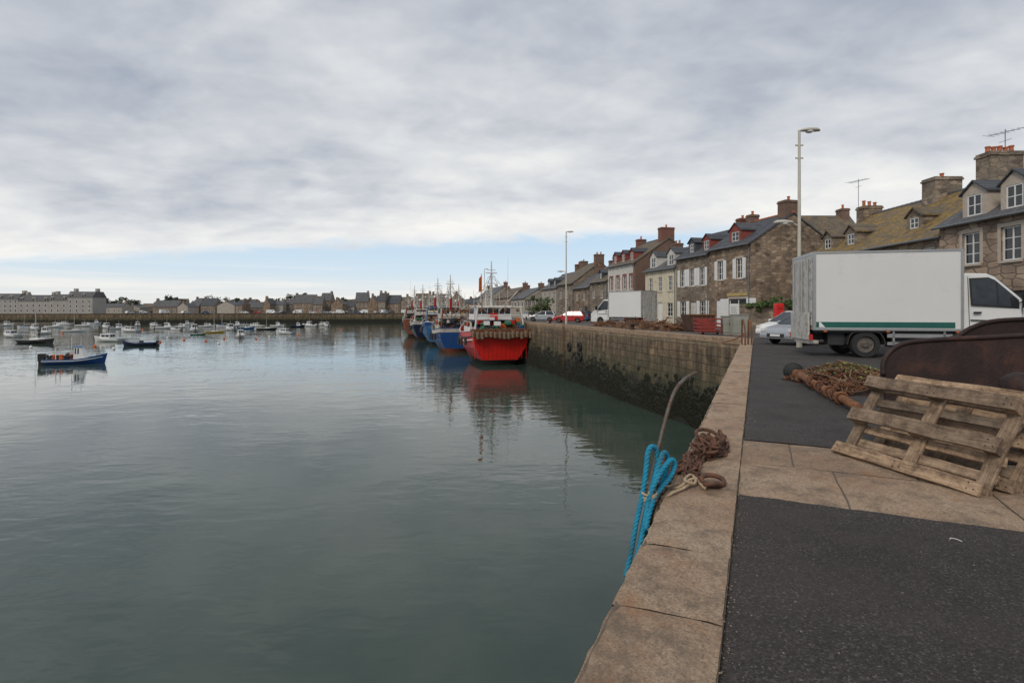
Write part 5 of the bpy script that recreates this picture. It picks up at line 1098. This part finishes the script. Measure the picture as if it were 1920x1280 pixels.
def shackle(c,ax,R_,r_,label):
    m=MB(); ax=Vector(ax).normalized(); u=ax.cross(Vector((0,0,1))).normalized(); w=ax.cross(u)
    m.tube([Vector(c)+(u*math.cos(2*math.pi*i/24)*R_*1.35+w*math.sin(2*math.pi*i/24)*R_) for i in range(24)],r_,8,True); o=m.build('mooring_ring',M['chainm'],None,True); tag(o,label,'iron ring','rusty iron rings on the coping'); return o
shackle(gnd(1326,816,.12),(.25,-.45,1),.105,.02,'large rusty iron ring on top of the chain heap')
shackle(gnd(1336,900,.06),(.1,-.3,1),.075,.021,'rusty iron ring lying at the near end of the chain')
shackle(gnd(1296,892,.06),(.3,-.2,1),.06,.015,'small rusty ring caught in the beige cord knot')
o=MB().tube(catmull([gnd(1320,912,0.0),gnd(1325,908,.07),gnd(1345,906,.08),gnd(1352,912,.0)],5),.02,8).build('iron_staple',M['chainm'],None,True); tag(o,'rusty iron staple fixed into the coping at the chain end','staple')
def pallet(BR,BL_,TR,label,seed):
    BR,BL_,TR=Vector(BR),Vector(BL_),Vector(TR); U=(BL_-BR); Lu=U.length; U.normalize(); V=(TR-BR); V=V-U*V.dot(U); Lv=V.length; V.normalize(); Nn=U.cross(V)
    if Nn.x>0: Nn=-Nn
    r=empty('wooden_pallet',BR,0,label,'pallet','wooden pallets leaning on the rusty steel plate'); R2=random.Random(seed)
    M4=Matrix((U.to_4d(),V.to_4d(),Nn.to_4d(),Vector((0,0,0,1)))).transposed(); M4[3]=(0,0,0,1)
    def brd(name,u0,u1,v0,v1,n0,n1,alongv=False,tw=0):
        m=MB(); uu,vv=u1-u0,v1-v0; j=lambda:R2.uniform(-.008,.008)
        segs=6; pts=[]
        if not alongv: Ln,Wn=uu,vv
        else: Ln,Wn=vv,uu
        for i in range(segs+1):
            x=-Ln/2+Ln*i/segs; e=j()*.7; bow=.007*math.sin(math.pi*i/segs)*R2.choice([-1,1])
            for (y,z) in ((-Wn/2+e,n0),(Wn/2+e*.5,n0),(Wn/2+e*.5,n1),(-Wn/2+e,n1)): pts.append((x+(j()*1.6 if i in(0,segs) else 0),y,z-(n0+n1)/2+bow))
        fs=[(4*i+k,4*i+(k+1)%4,4*i+4+(k+1)%4,4*i+4+k) for i in range(segs) for k in range(4)]+[(0,1,2,3),(4*segs+3,4*segs+2,4*segs+1,4*segs)]
        m.add(pts,fs); o=m.build(name,M['wood'],r,bevel=.004,seg=1)
        ctr=Matrix.Translation(((u0+u1)/2,(v0+v1)/2,(n0+n1)/2)); rot=Matrix.Rotation((math.pi/2 if alongv else 0)+R2.uniform(-.01,.01),4,'Z'); o.matrix_local=M4@ctr@rot; return o
    b=.03; bh=.09; w=.115
    n3=0; n2=-b; n1=-b-bh; 
    vs=[(0,w),(Lv*.5-w*.6,Lv*.5+w*.6),(Lv-w*1.1,Lv)]; usx=[(0,w),(Lu/2-w*.55,Lu/2+w*.55),(Lu-w,Lu)]
    for v0,v1 in vs: brd('bottom_board',-.01,Lu+.01,v0,v1,n2,n3)
    for u0,u1 in usx:
        for v0,v1 in vs: brd('block',u0+.004,u1-.004,v0+.004,v1-.004,n1+.001,n2-.001)
    for u0,u1 in usx: brd('stringer_board',u0,u1,-.0,Lv,n1-b,n1,True)
    nn=6
    for i in range(nn):
        v0=(Lv-.1)*i/(nn-1); 
        if seed==1 and i==3: continue
        brd('deck_board',0.0,Lu,v0,v0+.09,n1-2*b-.001,n1-b-.001)
    m=MB()
    for u0,u1 in usx:
        for v0,v1 in vs:
            for du,dv in ((.25,.3),(.7,.7),(.7,.25)):
                p=M4@Vector((u0+(u1-u0)*du,v0+(v1-v0)*dv,.001)); q=M4@Vector((u0+(u1-u0)*du,v0+(v1-v0)*dv,.004)); m.tube([p,q],.006,6)
    m.build('nail',M['rustdark'],r)['kind']='stuff'
    return r
pallet((3.72,4.28,.03),(3.35,5.6,.04),(4.19,4.43,.80),'front weathered wooden pallet leaning with its slatted underside facing the water',1)
pallet((4.03,4.33,.03),(3.68,5.66,.04),(4.52,4.50,.80),'second wooden pallet mostly hidden behind the front one at the right edge',2)
def plate(Y,prof,th,label,tiltx=.12,rz=-.1):
    p0=Vector((prof[0][0],Y,0)); r=empty('trawl_door',p0,rz,label,'rusty steel plate','rusty trawl doors behind the pallets')
    P=[(x-prof[0][0],z) for x,z in prof]
    m=MB(); n=len(P); f=lambda x,z,o:(x,o+z*tiltx,z); m.add([f(x,z,0) for x,z in P]+[f(x,z,th) for x,z in P],[tuple(range(n)),tuple(range(2*n-1,n-1,-1))]+[(i,i+n,(i+1)%n+n,(i+1)%n) for i in range(n)])
    m.build('plate',M['rustdark'],r,bevel=.015)
    m=MB(); top=[f(x,z,0.0) for x,z in P[1:-1]]; m.tube(top,.03,8); m.build('rim',M['rustdark'],r,True)
    return r
c=lambda px,py,Y:((px-960)/1000*Y,HC-(py-HY)/1000*Y)
def cc_(Y,pts,k=4):
    out=catmull([Vector((a,b,0)) for a,b in [c(x,y,Y) for x,y in pts]],k); return [(v.x,v.y) for v in out]
plate(6.6,[c(1672,800,6.6)]+cc_(6.6,[(1664,705),(1667,678),(1684,656),(1712,643),(1770,637),(1850,633),(1985,628),(2150,650)])+[c(2200,800,6.6)],.08,'rounded dark rusty steel plate standing behind the pallets')
plate(7.1,[c(1740,780,7.1)]+cc_(7.1,[(1748,665),(1775,640),(1800,630),(1822,616),(1860,603),(1930,598),(2080,596),(2200,640)])+[c(2210,780,7.1)],.08,'taller dark rusty steel plate rising behind the rounded one',.05,-.05)
o=bollard(Vector((5.15,5.35,0)),'rust brown iron bollard at the right edge behind the pallets',1.0); o.scale=(1.0,1.0,1.75)
A_=gnd(1489,697,.17); B_=gnd(1612,765,.12)
r=empty('dredge_beam',Vector((0,0,0)),0,'rusty steel beam with black rubber wheel lying on the roadway','fishing gear')
dv=(B_-A_).normalized(); m=MB().tube([A_,A_.lerp(B_,.03),A_.lerp(B_,.3),A_.lerp(B_,.31),B_],[.05,.075,.075,.062,.062],12)
for q in (.12,.35,.5,.65,.8): m.ring(A_.lerp(B_,q),dv,.088,.022,14,6)
m.build('beam',M['rust'],r,True)
w=MB().tube([A_-dv*.17,A_-dv*.15,A_-dv*.02,A_],[.13,.2,.2,.13],18).build('wheel',M['black'],r,True)
MB().tube([A_-dv*.21,A_+dv*.04],.07,12).build('hub',M['rust'],w)
MB().tube([A_+dv*.02,A_+dv*.04,A_+dv*.12,A_+dv*.14],[.11,.17,.17,.11],18).build('wheel',M['black'],r,True)
m=MB()
for q in (.38,.55,.72): 
    p=A_.lerp(B_,q); chain(m,[p+Vector((.15,.1,.02)),p+Vector((.02,0,.1)),p+Vector((-.12,-.05,.03)),p+Vector((-.05,-.12,-.1)),p+Vector((.25,-.1,-.1))],.09,.05,.012)
m.build('chain',M['chainm'],r,True)
r=empty('fishing_net',gnd(1590,726),0,'pile of rusty chain netting with yellow green weed behind the steel beam','net')
m=MB(); w_,d_,h_=1.45,2.2,.42; vs=[]; nx=ny=14
def hz(x,y): e=max(0,(1-(2*x/w_)**2))*max(0,(1-(2*y/d_)**2)); return h_*e**.55*(.8+.2*math.sin(x*9+y*7))
for i in range(nx+1):
    for j in range(ny+1): x=-w_/2+w_*i/nx; y=-d_/2+d_*j/ny; vs.append((x,y,max(0,hz(x,y)-.03)*RN.uniform(.85,1)))
m.add(vs,[(i*(ny+1)+j,(i+1)*(ny+1)+j,(i+1)*(ny+1)+j+1,i*(ny+1)+j+1) for i in range(nx) for j in range(ny)]); m.build('bundle',M['rustdark'],r)
m=MB()
for i in range(560):
    x=RN.uniform(-w_,w_)/2*.97; y=RN.uniform(-d_,d_)/2*.97; m.ring((x,y,hz(x,y)+.01),(RN.gauss(0,.7),RN.gauss(0,.7),1),RN.uniform(.035,.06),.009,8,4)
m.build('chain_ring',M['rust'],r)['kind']='stuff'; m=MB()
for i in range(30):
    x=RN.uniform(-.6,.6); y=RN.uniform(-.9,.9); q=[]
    for k in range(7): xx=max(-.7,min(.7,x+RN.uniform(-.1,.1)*k)); yy=max(-1.05,min(1.05,y+RN.uniform(-.14,.14)*k)); q.append((xx,yy,hz(xx,yy)+RN.uniform(.01,.07)))
    m.tube(catmull(q,3),.012,5)
m.build('tangled_line',M['gearbrown'],r)['kind']='stuff'; m=MB()
for i in range(1300):
    x=RN.gauss(.12,w_*.2); y=RN.gauss(.1,d_*.22)
    if abs(x)>w_/2 or abs(y)>d_/2: continue
    z=hz(x,y)+RN.uniform(.0,.07); a=Vector((RN.gauss(0,1),RN.gauss(0,1),RN.gauss(0,.5))).normalized()*.032; b=Vector((-a.y,a.x,RN.uniform(-.02,.02)))*.5; p=Vector((x,y,z)); m.add([p-a,p+b,p+a,p-b],[(0,1,2,3)])
m.build('weed',M['netgreen'],r)['kind']='stuff'
P0=gnd(1572,677,.38); P1=gnd(1650,705,.3)
o=MB().tube([P0,P0.lerp(P1,.5)+Vector((0,0,.02)),P1],.04,10).build('steel_pole',M['rust'],None,True); tag(o,'thin rusty steel pole lying across the top of the netting pile','pole')
ps=gnd(1781,1010,.012); o=MB().tube(catmull([ps,ps+Vector((.02,.015,0)),ps+Vector((.035,-.01,.004)),ps+Vector((.05,-.035,0))],5),.0025,5).build('string',M['white']); tag(o,'short curl of white string on the dark asphalt','string')

# ------------------------------------------------------------------ sky / light
w=bpy.data.worlds.new('World'); SC.world=w; w.use_nodes=True; nt=w.node_tree; bg=nt.nodes['Background']
SE,SR=rad(38),rad(215)
sky=nd(nt,'ShaderNodeTexSky',sky_type='NISHITA',sun_disc=False); sky.sun_elevation=SE; sky.sun_rotation=SR; sky.dust_density=1.5
tc=nd(nt,'ShaderNodeTexCoord'); sp=nd(nt,'ShaderNodeSeparateXYZ'); L(nt,tc.outputs['Generated'],sp.inputs[0])
z=math_(nt,'MAXIMUM',sp.outputs[2],.012); U=math_(nt,'DIVIDE',sp.outputs[0],z); V=math_(nt,'DIVIDE',sp.outputs[1],z)
z2=math_(nt,'ADD',math_(nt,'MAXIMUM',sp.outputs[2],0.),.2); U2=math_(nt,'DIVIDE',sp.outputs[0],z2); V2=math_(nt,'DIVIDE',sp.outputs[1],z2)
cv=nd(nt,'ShaderNodeCombineXYZ'); L(nt,U2,cv.inputs[0]); L(nt,V2,cv.inputs[1])
mpA=nd(nt,'ShaderNodeMapping'); mpA.inputs['Rotation'].default_value=(0,0,rad(48)); mpA.inputs['Scale'].default_value=(.62,1.0,1); mpA.inputs['Location'].default_value=(1.3,.4,0); L(nt,cv.outputs[0],mpA.inputs[0])
n1=noise(nt,mpA.outputs[0],1.15,3,.5,.45)
mpB=nd(nt,'ShaderNodeMapping'); mpB.inputs['Rotation'].default_value=(0,0,rad(65)); mpB.inputs['Scale'].default_value=(1.,1.3,1); L(nt,cv.outputs[0],mpB.inputs[0])
n2=noise(nt,mpB.outputs[0],3.6,4,.52,.3)
n3=noise(nt,mpB.outputs[0],9,3,.5,.2)
dens=math_(nt,'ADD',math_(nt,'ADD',math_(nt,'MULTIPLY',n1,.64),math_(nt,'MULTIPLY',n2,.27)),math_(nt,'MULTIPLY',n3,.09))
e=math_(nt,'ADD',V,math_(nt,'MULTIPLY',U,.3))
br=nd(nt,'ShaderNodeMapRange'); L(nt,e,br.inputs[0]); br.inputs[1].default_value=1.5; br.inputs[2].default_value=6.0; br.inputs[3].default_value=.0; br.inputs[4].default_value=.2
dn=math_(nt,'ADD',dens,br.outputs[0])
cl=ramp(nt,dn,[(.36,(2.9,3.4,4.3)),(.45,(4.1,4.5,5.2)),(.55,(5.7,5.95,6.4)),(.65,(7.2,7.35,7.5)),(.78,(8.9,8.8,8.5))])
eN=math_(nt,'ADD',e,math_(nt,'MULTIPLY',math_(nt,'SUBTRACT',n2,.5),2.8))
mk=nd(nt,'ShaderNodeMapRange'); mk.interpolation_type='SMOOTHSTEP'; L(nt,eN,mk.inputs[0]); mk.inputs[1].default_value=8.2; mk.inputs[2].default_value=6.5
hz_=ramp(nt,sp.outputs[2],[(0.,(8.6,8.5,8.1)),(.03,(8.0,8.3,8.4)),(.07,(6.4,7.7,8.8)),(.14,(5.3,7.0,8.7))])
base=mix(nt,.88,sky.outputs[0],hz_)
mpC=nd(nt,'ShaderNodeMapping'); mpC.inputs['Scale'].default_value=(2.2,2.2,55); L(nt,tc.outputs['Generated'],mpC.inputs[0])
st=ramp(nt,noise(nt,mpC.outputs[0],1.,4,.55),[(.46,0.),(.6,.9)]); lowm=ramp(nt,sp.outputs[2],[(.03,1.),(.085,0.)])
base=mix(nt,math_(nt,'MULTIPLY',st,lowm),base,(8.8,8.6,8.2))
col=mix(nt,mk.outputs[0],base,cl)
L(nt,col,bg.inputs[0]); bg.inputs[1].default_value=.106
sd=bpy.data.lights.new('sun','SUN'); sd.energy=1.5; sd.angle=rad(14); sd.color=(1,.91,.79); so=bpy.data.objects.new('sun',sd); C.objects.link(so)
dirv=Vector((math.sin(SR)*math.cos(SE),math.cos(SR)*math.cos(SE),math.sin(SE)))
so.rotation_euler=dirv.to_track_quat('Z','Y').to_euler()
cam=bpy.data.cameras.new('camera'); co=bpy.data.objects.new('camera',cam); C.objects.link(co); co.location=(0,0,HC); co.rotation_euler=(math.pi/2,0,0)
cam.sensor_width=36; cam.lens=36*F/1920; cam.shift_y=-(640-HY)/1920; cam.clip_end=9000; cam.clip_start=.05; SC.camera=co
SC.view_settings.view_transform='Standard'; SC.view_settings.look='None'; SC.view_settings.exposure=0
